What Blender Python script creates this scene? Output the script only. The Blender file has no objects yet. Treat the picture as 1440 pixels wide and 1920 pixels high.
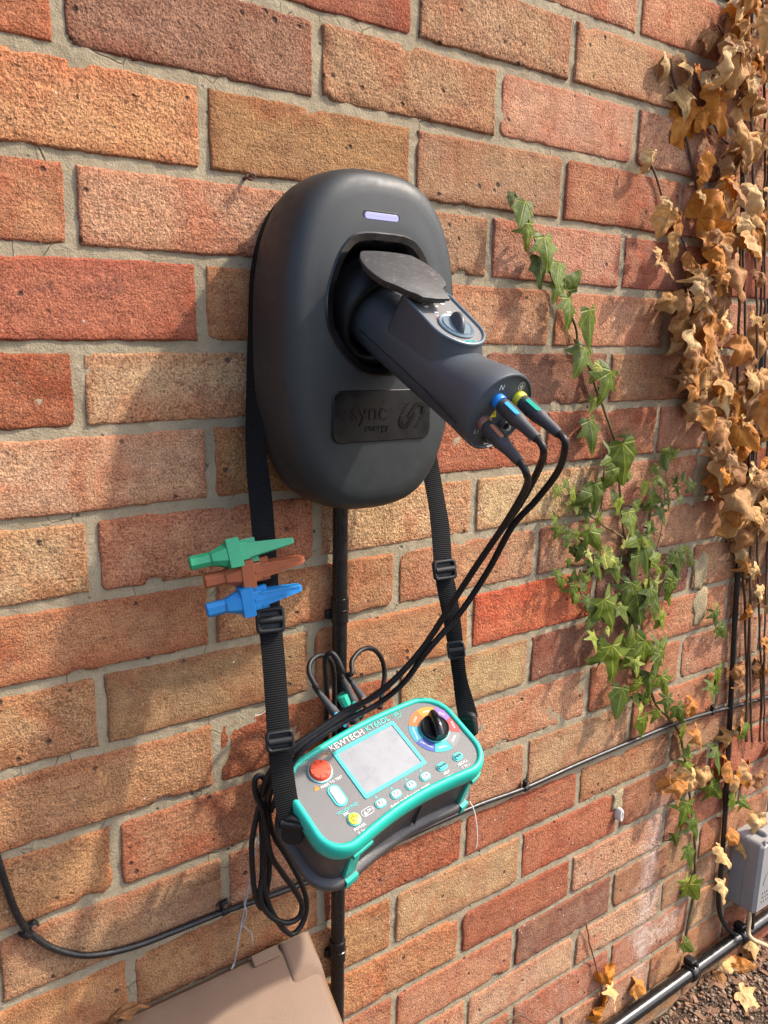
import bpy, math, random
from mathutils import Vector, Matrix, noise
import numpy as np

random.seed(7)
sc = bpy.context.scene
COL = sc.collection
PI = math.pi
ZO = 1.52                       # height of course line 0 above the soil

# ------------------------------------------------------------------ camera
CX, CY, CZ = -0.1790, -0.7020, -0.2910 + ZO
YAW, PITCH, ROLL, FPX = 0.6107, -0.21564, 0.01837, 1482.6
ca, sa = math.cos(YAW), math.sin(YAW)
_f0 = Vector((sa, ca, 0)); _r0 = Vector((ca, -sa, 0)); _u0 = Vector((0, 0, 1))
CF = math.cos(PITCH) * _f0 + math.sin(PITCH) * _u0
_u = -math.sin(PITCH) * _f0 + math.cos(PITCH) * _u0
CR = math.cos(ROLL) * _r0 + math.sin(ROLL) * _u
CU = -math.sin(ROLL) * _r0 + math.cos(ROLL) * _u
CP = Vector((CX, CY, CZ))
cam_d = bpy.data.cameras.new('camera'); cam = bpy.data.objects.new('camera', cam_d)
COL.objects.link(cam); sc.camera = cam
cam.matrix_world = Matrix(((CR.x, CU.x, -CF.x, CP.x), (CR.y, CU.y, -CF.y, CP.y), (CR.z, CU.z, -CF.z, CP.z), (0, 0, 0, 1)))
cam_d.sensor_fit = 'VERTICAL'; cam_d.sensor_height = 36.0; cam_d.lens = 36.0 * FPX / 1920.0
cam_d.clip_start = 0.01; cam_d.clip_end = 500

def ray(u, v):
    return (CF + CR * ((u - 720) / FPX) - CU * ((v - 960) / FPX)).normalized()
def at(u, v, y=0.0):            # the point seen at a photo pixel, on the plane y metres in front of the wall
    d = ray(u, v); return CP + d * ((y - CY) / d.y)
def at_plane(u, v, o, n):
    d = ray(u, v); return CP + d * ((o - CP).dot(n) / d.dot(n))

# ------------------------------------------------------------------ sky, sun, exposure
SUN = Vector((1.57, -1.0, 2.07)).normalized()
w = bpy.data.worlds.new('World'); sc.world = w; w.use_nodes = True
nt = w.node_tree; sky = nt.nodes.new('ShaderNodeTexSky'); sky.sky_type = 'NISHITA'; sky.sun_disc = False
sky.sun_elevation = math.asin(SUN.z); sky.sun_rotation = math.atan2(SUN.x, SUN.y)
sky.air_density = 0.75; sky.dust_density = 3.0; sky.ozone_density = 0.6
nt.links.new(sky.outputs[0], nt.nodes['Background'].inputs[0]); nt.nodes['Background'].inputs[1].default_value = 0.15
sd = bpy.data.lights.new('sun', 'SUN'); sd.energy = 2.1; sd.angle = math.radians(1.8); sd.color = (1.0, 0.91, 0.79)
so = bpy.data.objects.new('sun', sd); COL.objects.link(so)
so.rotation_euler = SUN.to_track_quat('Z', 'Y').to_euler(); so.location = (3, -2, 5)
sc.view_settings.view_transform = 'Standard'; sc.view_settings.look = 'None'
sc.view_settings.exposure = 1.6; sc.view_settings.gamma = 1.0

# ------------------------------------------------------------------ helpers
def clamp(x, a=0., b=1.): return max(a, min(b, x))
def sstep(a, b, x):
    t = clamp((x - a) / (b - a)); return t * t * (3 - 2 * t)
def nz(x, y=0., z=0.): return noise.noise(Vector((x, y, z)))

def root(name, label, cat, loc=(0, 0, 0), mat=None, group=None):
    o = bpy.data.objects.new(name, None); COL.objects.link(o)
    o.empty_display_size = 0.02
    if mat is not None: o.matrix_world = mat
    else: o.location = loc
    o['label'] = label; o['category'] = cat
    if group: o['group'] = group
    return o
def tag(o, label, cat, group=None):
    o['label'] = label; o['category'] = cat
    if group: o['group'] = group
    return o

class MB:
    def __init__(s): s.v = []; s.f = []; s.m = []; s.uv = None; s.cur = 0
    def add(s, vs, fs):
        b = len(s.v); s.v += [tuple(v) for v in vs]
        for f in fs: s.f.append(tuple(i + b for i in f)); s.m.append(s.cur)
        return s
    def box(s, c, d, M=None, bev=0.0):
        x, y, z = (k / 2 for k in d); c = Vector(c)
        if bev <= 0:
            vs = [Vector((a * x, b * y, e * z)) for e in (-1, 1) for b in (-1, 1) for a in (-1, 1)]
            fs = [(0, 2, 3, 1), (4, 5, 7, 6), (0, 1, 5, 4), (2, 6, 7, 3), (0, 4, 6, 2), (1, 3, 7, 5)]
        else:
            ol = rrect(2 * x, 2 * y, min(bev * 1.6, x * .95, y * .95), 4)
            rings = [[(px * k, py * k, zz) for px, py in ol] for k, zz in ((1 - bev / max(x, y), -z), (1, -z + bev), (1, z - bev), (1 - bev / max(x, y), z))]
            vs = [Vector(q) for r in rings for q in r]; n = len(ol); fs = []
            for r in range(3):
                for i in range(n): j = (i + 1) % n; fs.append((r * n + i, r * n + j, (r + 1) * n + j, (r + 1) * n + i))
            fs.append(tuple(range(n - 1, -1, -1))); fs.append(tuple(range(3 * n, 4 * n)))
        s.add([(M @ v if M else v) + c for v in vs], fs); return s
    def loft(s, rings, cap0=True, cap1=True, closed=True):
        n = len(rings[0]); vs = [q for r in rings for q in r]; fs = []
        for r in range(len(rings) - 1):
            for i in range(n if closed else n - 1):
                j = (i + 1) % n; fs.append((r * n + i, r * n + j, (r + 1) * n + j, (r + 1) * n + i))
        if cap0: fs.append(tuple(range(n - 1, -1, -1)))
        if cap1: k = (len(rings) - 1) * n; fs.append(tuple(range(k, k + n)))
        return s.add(vs, fs)
    def tube(s, path, rad, n=8, cap=True):
        path = [Vector(q) for q in path]; N = len(path); rings = []; up = None
        for i, q in enumerate(path):
            t = (path[min(i + 1, N - 1)] - path[max(i - 1, 0)]).normalized()
            if up is None: up = t.orthogonal().normalized()
            up = (up - t * up.dot(t)); up = up.normalized() if up.length > 1e-6 else t.orthogonal().normalized()
            sd_ = t.cross(up); r = rad[i] if hasattr(rad, '__len__') else rad
            rings.append([q + (up * math.cos(a) + sd_ * math.sin(a)) * r for a in [2 * PI * k / n for k in range(n)]])
        return s.loft(rings, cap, cap)
    def cyl(s, c, axis, prof, n=20):           # lathe of (distance along axis, radius)
        a = Vector(axis).normalized(); u = a.orthogonal().normalized(); v = a.cross(u); c = Vector(c)
        rings = [[c + a * h + (u * math.cos(t) + v * math.sin(t)) * max(r, 1e-5) for t in [2 * PI * k / n for k in range(n)]] for h, r in prof]
        return s.loft(rings)
    def prism(s, ol, z0, z1, bev=0.0, T=None):  # outline in xy, between z0 and z1 (top edge bevelled)
        T = T or (lambda x, y, z: (x, y, z))
        if bev > 0:
            cx_ = sum(q[0] for q in ol) / len(ol); cy_ = sum(q[1] for q in ol) / len(ol)
            ins = inset(ol, bev)
            rings = [[T(x, y, z0) for x, y in ol], [T(x, y, z1 - bev) for x, y in ol], [T(x, y, z1) for x, y in ins]]
        else: rings = [[T(x, y, z0) for x, y in ol], [T(x, y, z1) for x, y in ol]]
        return s.loft(rings)
    def mesh(s, name, smooth=True, ang=40):
        me = bpy.data.meshes.new(name); me.from_pydata(s.v, [], s.f); me.update()
        if smooth:
            me.polygons.foreach_set('use_smooth', [True] * len(me.polygons))
            try: me.set_sharp_from_angle(angle=math.radians(ang))
            except Exception: pass
        if any(s.m): me.polygons.foreach_set('material_index', s.m)
        return me
    def build(s, name, mat, parent=None, smooth=True, ang=40):
        me = s.mesh(name, smooth, ang)
        for m in (mat if isinstance(mat, (list, tuple)) else [mat]): me.materials.append(m)
        o = bpy.data.objects.new(name, me); COL.objects.link(o)
        if parent: o.parent = parent
        return o

def rrect(wd, ht, r, k=5, cx=0, cy=0):
    pts = []; r = min(r, wd / 2 - 1e-6, ht / 2 - 1e-6)
    for ax, ay, a0 in ((1, 1, 0), (-1, 1, 90), (-1, -1, 180), (1, -1, 270)):
        for i in range(k + 1):
            a = math.radians(a0 + 90 * i / k)
            pts.append((cx + ax * (wd / 2 - r) + r * math.cos(a), cy + ay * (ht / 2 - r) + r * math.sin(a)))
    return pts
def circle(r, n=24, cx=0, cy=0): return [(cx + r * math.cos(2 * PI * k / n), cy + r * math.sin(2 * PI * k / n)) for k in range(n)]
def inset(ol, d):
    n = len(ol); out = []
    for i in range(n):
        p0 = Vector(ol[i - 1]).to_2d(); p1 = Vector(ol[i]).to_2d(); p2 = Vector(ol[(i + 1) % n]).to_2d()
        t = (p2 - p0)
        if t.length < 1e-9: out.append(tuple(p1)); continue
        t.normalize(); out.append((p1.x - t.y * d, p1.y + t.x * d))
    return out
def spline(pts, n=8, closed=False):
    P = [Vector(q) for q in pts]; out = []; N = len(P)
    rng = range(N if closed else N - 1)
    for i in rng:
        if closed: a, b, c, d = P[i - 1], P[i], P[(i + 1) % N], P[(i + 2) % N]
        else: a, b, c, d = P[max(i - 1, 0)], P[i], P[i + 1], P[min(i + 2, N - 1)]
        for k in range(n):
            t = k / n
            out.append(.5 * ((2 * b) + (c - a) * t + (2 * a - 5 * b + 4 * c - d) * t * t + (3 * b - a - 3 * c + d) * t ** 3))
    if not closed: out.append(P[-1])
    return out
def pxpath(l, n=8):              # photo pixels with a distance in front of the wall -> smooth path
    return spline([at(u, v, y) for u, v, y in l], n)
def M3(o, X, Y, Z):
    o = Vector(o); return Matrix(((X[0], Y[0], Z[0], o[0]), (X[1], Y[1], Z[1], o[1]), (X[2], Y[2], Z[2], o[2]), (0, 0, 0, 1)))

_tx = {}
def text_mesh(txt, size, depth=0.0002, off=0.0, align='CENTER', spacing=1.0):
    key = (txt, size, depth, off, align, spacing)
    if key in _tx: return _tx[key]
    cu = bpy.data.curves.new('lettering', 'FONT'); cu.body = txt; cu.size = size; cu.extrude = depth; cu.offset = off * size
    cu.align_x = align; cu.align_y = 'CENTER'; cu.resolution_u = 3; cu.space_character = spacing
    ob = bpy.data.objects.new('lettering', cu); COL.objects.link(ob)
    bpy.context.view_layer.update()
    me = bpy.data.meshes.new_from_object(ob.evaluated_get(bpy.context.evaluated_depsgraph_get()))
    bpy.data.objects.remove(ob); bpy.data.curves.remove(cu); me.name = 'lettering'
    _tx[key] = me; return me
def text(txt, x, y, z, size, mat, parent, rot=0, depth=0.0002, off=0.0, align='CENTER', name='lettering', spacing=1.0, M=None):
    me = text_mesh(txt, size, depth, off, align, spacing).copy(); me.materials.clear(); me.materials.append(mat)
    o = bpy.data.objects.new(name, me); COL.objects.link(o); o.parent = parent
    o.matrix_local = M if M is not None else (Matrix.Translation((x, y, z)) @ Matrix.Rotation(rot, 4, 'Z'))
    return o

# ------------------------------------------------------------------ materials
class N:
    def __init__(s, name):
        s.m = bpy.data.materials.new(name); s.m.use_nodes = True; s.t = s.m.node_tree; s.t.nodes.clear()
        s.out = s.n('ShaderNodeOutputMaterial'); s.b = s.n('ShaderNodeBsdfPrincipled'); s.l(s.b.outputs[0], s.out.inputs[0])
    def n(s, t, **k):
        x = s.t.nodes.new(t)
        for a, b in k.items(): setattr(x, a, b)
        return x
    def l(s, a, b): s.t.links.new(a, b)
    def obj(s): return s.n('ShaderNodeTexCoord').outputs['Object']
    def pos(s): return s.n('ShaderNodeNewGeometry').outputs['Position']
    def noise(s, co, scale, detail=2, rough=.5, dist=0.):
        x = s.n('ShaderNodeTexNoise'); x.inputs['Scale'].default_value = scale; x.inputs['Detail'].default_value = detail
        x.inputs['Roughness'].default_value = rough; x.inputs['Distortion'].default_value = dist
        if co is not None: s.l(co, x.inputs['Vector'])
        return x.outputs['Fac']
    def voro(s, co, scale, feat='F1', rnd=1.):
        x = s.n('ShaderNodeTexVoronoi'); x.feature = feat; x.inputs['Scale'].default_value = scale; x.inputs['Randomness'].default_value = rnd
        if co is not None: s.l(co, x.inputs['Vector'])
        return x.outputs['Distance']
    def ramp(s, fac, *st):
        x = s.n('ShaderNodeValToRGB'); e = x.color_ramp.elements
        while len(e) < len(st): e.new(.5)
        for i, (p_, c) in enumerate(st):
            e[i].position = p_; e[i].color = (c, c, c, 1) if not hasattr(c, '__len__') else (*c, 1)
        s.l(fac, x.inputs[0]); return x.outputs[0]
    def mix(s, fac, a, b, mode='MIX'):
        x = s.n('ShaderNodeMix', data_type='RGBA', blend_type=mode)
        for k, v in ((0, fac), (6, a), (7, b)):
            if isinstance(v, (int, float)): x.inputs[k].default_value = v if k == 0 else (v, v, v, 1)
            elif hasattr(v, '__len__'): x.inputs[k].default_value = (*v[:3], 1)
            else: s.l(v, x.inputs[k])
        return x.outputs[2]
    def math(s, op, a, b=None, c=None):
        x = s.n('ShaderNodeMath', operation=op)
        for k, v in ((0, a), (1, b), (2, c)):
            if v is None: continue
            if isinstance(v, (int, float)): x.inputs[k].default_value = v
            else: s.l(v, x.inputs[k])
        return x.outputs[0]
    def vmath(s, op, a, b):
        x = s.n('ShaderNodeVectorMath', operation=op)
        for k, v in ((0, a), (1, b)):
            if hasattr(v, '__len__'): x.inputs[k].default_value = v
            else: s.l(v, x.inputs[k])
        return x
    def bump(s, h, dist, strength=1., prev=None):
        x = s.n('ShaderNodeBump'); x.inputs['Distance'].default_value = dist; x.inputs['Strength'].default_value = strength
        s.l(h, x.inputs['Height'])
        if prev is not None: s.l(prev, x.inputs['Normal'])
        return x.outputs[0]
    def set(s, **k):
        for a, v in k.items():
            i = s.b.inputs[a.replace('_', ' ')]
            if isinstance(v, (int, float)): i.default_value = v
            elif isinstance(v, (tuple, list)): i.default_value = (*v[:3], 1) if len(v) == 3 else v
            else: s.l(v, i)
        return s.m

def plastic(name, col, rough=.4, grain=0., gscale=900, var=.12, spec=.5, dust=0.0):
    k = N(name); co = k.obj()
    n1 = k.noise(co, 35, 4, .6)
    c = k.mix(k.ramp(n1, (.3, 0.), (.75, 1.)), tuple(x * (1 - var) for x in col), tuple(min(1, x * (1 + var)) for x in col))
    if dust: c = k.mix(k.math('MULTIPLY', k.ramp(k.noise(co, 260, 3, .7), (.56, 0.), (.75, 1.)), dust), c, (.35, .31, .26))
    r = k.ramp(k.noise(co, 90, 3), (.3, max(.03, rough - .06)), (.7, min(1, rough + .08)))
    a = dict(Base_Color=c, Roughness=r)
    if grain: a['Normal'] = k.bump(k.noise(co, gscale, 2, .6), grain)
    k.set(**a); k.b.inputs['Specular IOR Level'].default_value = spec
    return k.m

def mat_brick():
    k = N('brick_clay'); co = k.obj()
    oi = k.n('ShaderNodeObjectInfo'); rnd = oi.outputs['Random']
    cv = k.n('ShaderNodeCombineXYZ'); k.l(k.math('MULTIPLY', rnd, 37.), cv.inputs[0]); k.l(k.math('MULTIPLY', rnd, 91.), cv.inputs[1]); k.l(k.math('MULTIPLY', rnd, 17.), cv.inputs[2])
    sh = k.vmath('ADD', co, cv.outputs[0]).outputs[0]
    base = oi.outputs['Color']
    big = k.noise(sh, 11, 3, .55, .4)
    c = k.mix(k.ramp(big, (.38, 0.), (.66, .62)), base, k.mix(1., base, (1.12, 1.15, 1.0), 'MULTIPLY'))
    big2 = k.noise(k.vmath('ADD', sh, (5.3, 2.1, 7.7)).outputs[0], 14, 3, .6, .6)
    c = k.mix(k.ramp(big2, (.48, 0.), (.66, .85)), c, k.mix(1., base, (.92, .62, .54), 'MULTIPLY'))
    och = k.noise(k.vmath('ADD', sh, (1.3, 9.1, 3.7)).outputs[0], 18, 2, .5, .3)
    c = k.mix(k.ramp(och, (.64, 0.), (.80, .4)), c, (.30, .155, .068))
    ed = k.n('ShaderNodeAttribute'); ed.attribute_name = 'edge'; edg = ed.outputs['Fac']
    en = k.math('ADD', edg, k.math('MULTIPLY', k.math('SUBTRACT', k.noise(sh, 40, 4, .7), .5), .022))
    c = k.mix(k.ramp(en, (.0, .75), (.014, 0.)), c, k.mix(1., base, (.82, .60, .52), 'MULTIPLY'))
    brn = k.noise(k.vmath('ADD', sh, (8.3, 4.1, 1.7)).outputs[0], 22, 5, .7, .8)
    c = k.mix(k.ramp(brn, (.60, 0.), (.76, .65)), c, (.085, .055, .045))
    mp = k.n('ShaderNodeMapping'); mp.inputs['Scale'].default_value = (.18, 1, 1); k.l(sh, mp.inputs[0])
    rt = k.n('ShaderNodeVectorRotate', rotation_type='Y_AXIS'); k.l(mp.outputs[0], rt.inputs['Vector']); k.l(k.math('MULTIPLY', rnd, 6.), rt.inputs['Angle'])
    drag = k.noise(rt.outputs[0], 120, 3, .6, .5)
    c = k.mix(k.ramp(drag, (.60, 0.), (.72, .5)), c, k.mix(1., c, (1.3, 1.25, 1.15), 'MULTIPLY'))
    c = k.mix(k.ramp(drag, (.30, .5), (.40, 0.)), c, k.mix(1., c, (.62, .55, .5), 'MULTIPLY'))
    slt = k.math('MULTIPLY', k.ramp(k.voro(sh, 85), (.08, 1.), (.13, 0.)), k.ramp(k.noise(sh, 33, 2), (.58, 0.), (.64, .8)))
    c = k.mix(slt, c, (.55, .48, .42))
    # sandy face: light and dark grains a millimetre or two across
    vs_ = k.n('ShaderNodeVectorMath', operation='SCALE'); k.l(sh, vs_.inputs[0]); k.l(k.math('ADD', k.math('MULTIPLY', k.math('FRACT', k.math('MULTIPLY', rnd, 7.3)), .6), .7), vs_.inputs['Scale']); shg = vs_.outputs[0]
    g1 = k.math('ADD', k.math('MULTIPLY', k.noise(shg, 640, 3, .75), .8), k.math('MULTIPLY', k.noise(sh, 70, 3, .6), .2)); g2 = k.noise(shg, 300, 3, .7)
    c = k.mix(k.ramp(g1, (.40, .9), (.50, 0.)), c, k.mix(1., c, (.42, .36, .34), 'MULTIPLY'))
    c = k.mix(k.ramp(g1, (.51, 0.), (.62, .85)), c, k.mix(1., c, (1.5, 1.55, 1.5), 'MULTIPLY'))
    pit = k.voro(sh, 60)
    sel = k.noise(sh, 55, 1)
    pm = k.math('MULTIPLY', k.ramp(pit, (.10, 1.), (.2, 0.)), k.ramp(sel, (.56, 0.), (.62, 1.)))
    c = k.mix(k.math('MULTIPLY', pm, .8), c, (.035, .028, .026))
    # pale lime bloom and runs on the lower bricks at the right
    P = k.pos(); sx = k.n('ShaderNodeSeparateXYZ'); k.l(P, sx.inputs[0])
    wob = k.math('MULTIPLY', k.math('SUBTRACT', k.noise(P, 14, 3), .5), .10)
    dx = k.math('ABSOLUTE', k.math('SUBTRACT', k.math('ADD', sx.outputs[0], wob), .875))
    run = k.math('MULTIPLY', k.ramp(dx, (.004, 1.), (.035, 0.)), k.ramp(k.math('ADD', sx.outputs[2], k.math('MULTIPLY', wob, 2.)), (.12, 0.), (.18, 1.), (.40, 1.), (.52, 0.)))
    run = k.math('MULTIPLY', run, k.ramp(k.noise(P, 130, 4, .7), (.35, .1), (.6, .9)))
    c = k.mix(k.math('MULTIPLY', run, .6), c, (.55, .47, .42))
    low = k.math('MULTIPLY', k.ramp(sx.outputs[2], (.05, .8), (.45, 0.)), k.ramp(k.noise(P, 45, 4, .7), (.48, 0.), (.72, .6)))
    c = k.mix(low, c, (.42, .35, .28))
    # old white paint smeared across two bricks of the bottom courses
    px_ = k.math('ABSOLUTE', k.math('SUBTRACT', k.math('ADD', sx.outputs[0], k.math('MULTIPLY', wob, .5)), .915))
    pz_ = k.math('ABSOLUTE', k.math('SUBTRACT', sx.outputs[2], .218))
    pt = k.math('MULTIPLY', k.ramp(k.math('ADD', px_, k.math('MULTIPLY', k.math('SUBTRACT', k.noise(P, 40, 4, .7), .5), .14)), (.05, 1.), (.06, 0.)), k.ramp(k.math('ADD', pz_, k.math('MULTIPLY', wob, .3)), (.020, 1.), (.027, 0.)))
    c = k.mix(k.math('MULTIPLY', pt, k.ramp(k.noise(P, 70, 5, .75), (.40, .0), (.58, .65))), c, (.50, .42, .33))
    g3 = k.noise(sh, 130, 3, .7)
    h = k.math('ADD', k.math('MULTIPLY', g1, .5), k.math('ADD', k.math('MULTIPLY', g2, .9), k.math('ADD', k.math('MULTIPLY', g3, .9), k.math('ADD', k.math('MULTIPLY', pm, -.9), k.math('MULTIPLY', drag, .5)))))
    k.set(Base_Color=c, Roughness=.92, Normal=k.bump(k.math('MULTIPLY', h, k.math('ADD', k.math('MULTIPLY', rnd, .7), .7)), .0023, 1.0)); k.b.inputs['Specular IOR Level'].default_value = .25
    return k.m

def mat_mortar():
    k = N('lime_mortar'); P = k.pos()
    g = k.noise(P, 620, 3, .7); b = k.noise(P, 26, 4, .6); s = k.noise(P, 95, 3, .6)
    c = k.mix(k.ramp(b, (.3, 0.), (.7, 1.)), (.24, .195, .120), (.345, .285, .185))
    c = k.mix(k.ramp(g, (.4, .5), (.6, 0.)), c, (.26, .21, .15))
    c = k.mix(k.ramp(s, (.6, 0.), (.75, .45)), c, (.45, .40, .31))
    c = k.mix(k.ramp(k.noise(P, 60, 3, .7), (.63, 0.), (.74, .5)), c, (.14, .12, .09))
    c = k.mix(k.ramp(k.noise(P, 11, 4, .65, .5), (.52, 0.), (.72, .55)), c, (.20, .17, .12))
    crk = k.voro(P, 38, 'DISTANCE_TO_EDGE'); cm = k.math('MULTIPLY', k.ramp(crk, (.004, 1.), (.016, 0.)), k.ramp(k.noise(P, 17, 2), (.55, 0.), (.62, 1.)))
    c = k.mix(k.math('MULTIPLY', cm, .45), c, (.06, .05, .04))
    hol = k.math('MULTIPLY', k.ramp(k.voro(P, 75), (.10, 1.), (.20, 0.)), k.ramp(k.noise(P, 40, 1), (.56, 0.), (.62, 1.))); c = k.mix(hol, c, (.07, .058, .045))
    h = k.math('ADD', k.math('MULTIPLY', g, .5), k.math('ADD', s, k.math('MULTIPLY', k.math('ADD', cm, hol), -.8)))
    k.set(Base_Color=c, Roughness=.95, Normal=k.bump(h, .0022)); k.b.inputs['Specular IOR Level'].default_value = .2
    return k.m

def mat_leaf(name, dead):
    k = N(name); uv = k.n('ShaderNodeUVMap'); uv.uv_map = 'leaf'
    sp = k.n('ShaderNodeSeparateXYZ'); k.l(uv.outputs[0], sp.inputs[0])
    x, y = sp.outputs[0], sp.outputs[1]
    th = k.math('ABSOLUTE', k.math('ARCTAN2', x, y)); r = k.math('SQRT', k.math('ADD', k.math('MULTIPLY', x, x), k.math('MULTIPLY', y, y)))
    d = None
    for a in (0., .72, 1.5):
        e = k.math('ABSOLUTE', k.math('MULTIPLY', r, k.math('SINE', k.math('SUBTRACT', th, a))))
        d = e if d is None else k.math('MINIMUM', d, e)
    vein = k.ramp(d, (.008, 1.), (.035, 0.))
    oi = k.n('ShaderNodeObjectInfo'); base = oi.outputs['Color']
    n = k.noise(uv.outputs[0], 5, 4, .6); n2 = k.noise(uv.outputs[0], 22, 3, .6)
    if dead:
        c = k.mix(k.ramp(n, (.35, 0.), (.7, .8)), base, k.mix(1., base, (.62, .5, .42), 'MULTIPLY'))
        c = k.mix(k.ramp(n2, (.55, 0.), (.7, .35)), c, k.mix(1., base, (1.25, 1.2, 1.15), 'MULTIPLY'))
        wn = k.noise(k.pos(), 16, 3, .7); c = k.mix(k.ramp(wn, (.4, 0.), (.62, .7)), c, k.mix(1., c, (1.25, 1.1, .8), 'MULTIPLY'))
        c = k.mix(k.math('MULTIPLY', vein, .35), c, k.mix(1., base, (.7, .55, .45), 'MULTIPLY')); ro = .7; tr = .22
    else:
        c = k.mix(k.ramp(n, (.35, 0.), (.7, .7)), base, k.mix(1., base, (.62, .7, .6), 'MULTIPLY'))
        c = k.mix(k.math('MULTIPLY', vein, .75), c, k.mix(1., base, (2.1, 1.75, 1.8), 'MULTIPLY')); ro = .46; tr = .25
    k.set(Base_Color=c, Roughness=ro, Normal=k.bump(k.math('ADD', k.math('MULTIPLY', n2, .6), k.math('MULTIPLY', vein, -.5)), .0012))
    tl = k.n('ShaderNodeBsdfTranslucent'); k.l(c, tl.inputs[0]); mx = k.n('ShaderNodeMixShader'); mx.inputs[0].default_value = tr
    k.b.inputs['Specular IOR Level'].default_value = .3; k.l(k.b.outputs[0], mx.inputs[1]); k.l(tl.outputs[0], mx.inputs[2]); k.l(mx.outputs[0], k.out.inputs[0])
    return k.m

def mat_soil():
    k = N('dry_soil'); P = k.pos(); n = k.noise(P, 40, 5, .65); g = k.noise(P, 260, 4, .7)
    c = k.mix(k.ramp(n, (.3, 0.), (.7, 1.)), (.045, .03, .02), (.12, .083, .055))
    c = k.mix(k.ramp(g, (.55, 0.), (.7, .8)), c, (.22, .16, .11))
    k.set(Base_Color=c, Roughness=.95, Normal=k.bump(k.math('ADD', n, g), .008)); k.b.inputs['Specular IOR Level'].default_value = .15
    return k.m

def mat_webbing():
    k = N('woven_webbing'); uv = k.n('ShaderNodeUVMap'); uv.uv_map = 'strap'
    sp = k.n('ShaderNodeSeparateXYZ'); k.l(uv.outputs[0], sp.inputs[0])
    rib = k.math('SINE', k.math('MULTIPLY', sp.outputs[1], 2 * PI / .0021))
    wv = k.math('SINE', k.math('MULTIPLY', sp.outputs[0], 2 * PI / .0016))
    h = k.math('ADD', rib, k.math('MULTIPLY', wv, .15))
    c = k.mix(k.ramp(rib, (.3, 0.), (.9, 1.)), (.003, .003, .0032), (.0055, .0055, .006))
    c = k.mix(k.ramp(k.noise(uv.outputs[0], 700, 2), (.66, 0.), (.75, .25)), c, (.03, .03, .03))
    k.set(Base_Color=c, Roughness=.8, Normal=k.bump(h, .00022)); k.b.inputs['Specular IOR Level'].default_value = .22; return k.m

def mat_panel():
    k = N('speckled_grey_panel'); co = k.obj(); g = k.noise(co, 1600, 2, .8)
    c = k.mix(k.ramp(g, (.35, 0.), (.65, 1.)), (.075, .073, .072), (.17, .165, .16))
    k.set(Base_Color=c, Roughness=.5, Normal=k.bump(g, .0002)); return k.m

def mat_lid():
    k = N('brown_box_plastic'); co = k.pos(); n = k.noise(co, 9, 5, .6); g = k.noise(co, 55, 4, .7)
    c = k.mix(k.ramp(n, (.3, 0.), (.7, 1.)), (.120, .064, .032), (.152, .087, .049))
    c = k.mix(k.ramp(g, (.6, 0.), (.78, .35)), c, (.23, .16, .115))
    c = k.mix(k.ramp(k.noise(co, 30, 3), (.68, 0.), (.75, .4)), c, (.12, .07, .05))
    k.set(Base_Color=c, Roughness=.62, Normal=k.bump(k.noise(co, 600, 2), .0003)); return k.m

def mat_screen():
    k = N('display_glass'); co = k.obj()
    st = k.n('ShaderNodeMapping'); st.inputs['Rotation'].default_value = (0, 0, .9); st.inputs['Scale'].default_value = (1, .12, 1); k.l(co, st.inputs[0])
    s = k.noise(st.outputs[0], 420, 4, .7); n = k.noise(co, 60, 4, .6)
    c = k.mix(k.ramp(n, (.35, 0.), (.7, 1.)), (.225, .23, .24), (.25, .255, .265))
    c = k.mix(k.ramp(s, (.58, 0.), (.72, .5)), c, (.32, .32, .33))
    k.set(Base_Color=c, Roughness=k.ramp(n, (.3, .22), (.7, .4))); return k.m

def emit(name, col, s):
    k = N(name); k.set(Base_Color=col, Roughness=.3); k.b.inputs['Emission Color'].default_value = (*col, 1); k.b.inputs['Emission Strength'].default_value = s; return k.m

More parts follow.
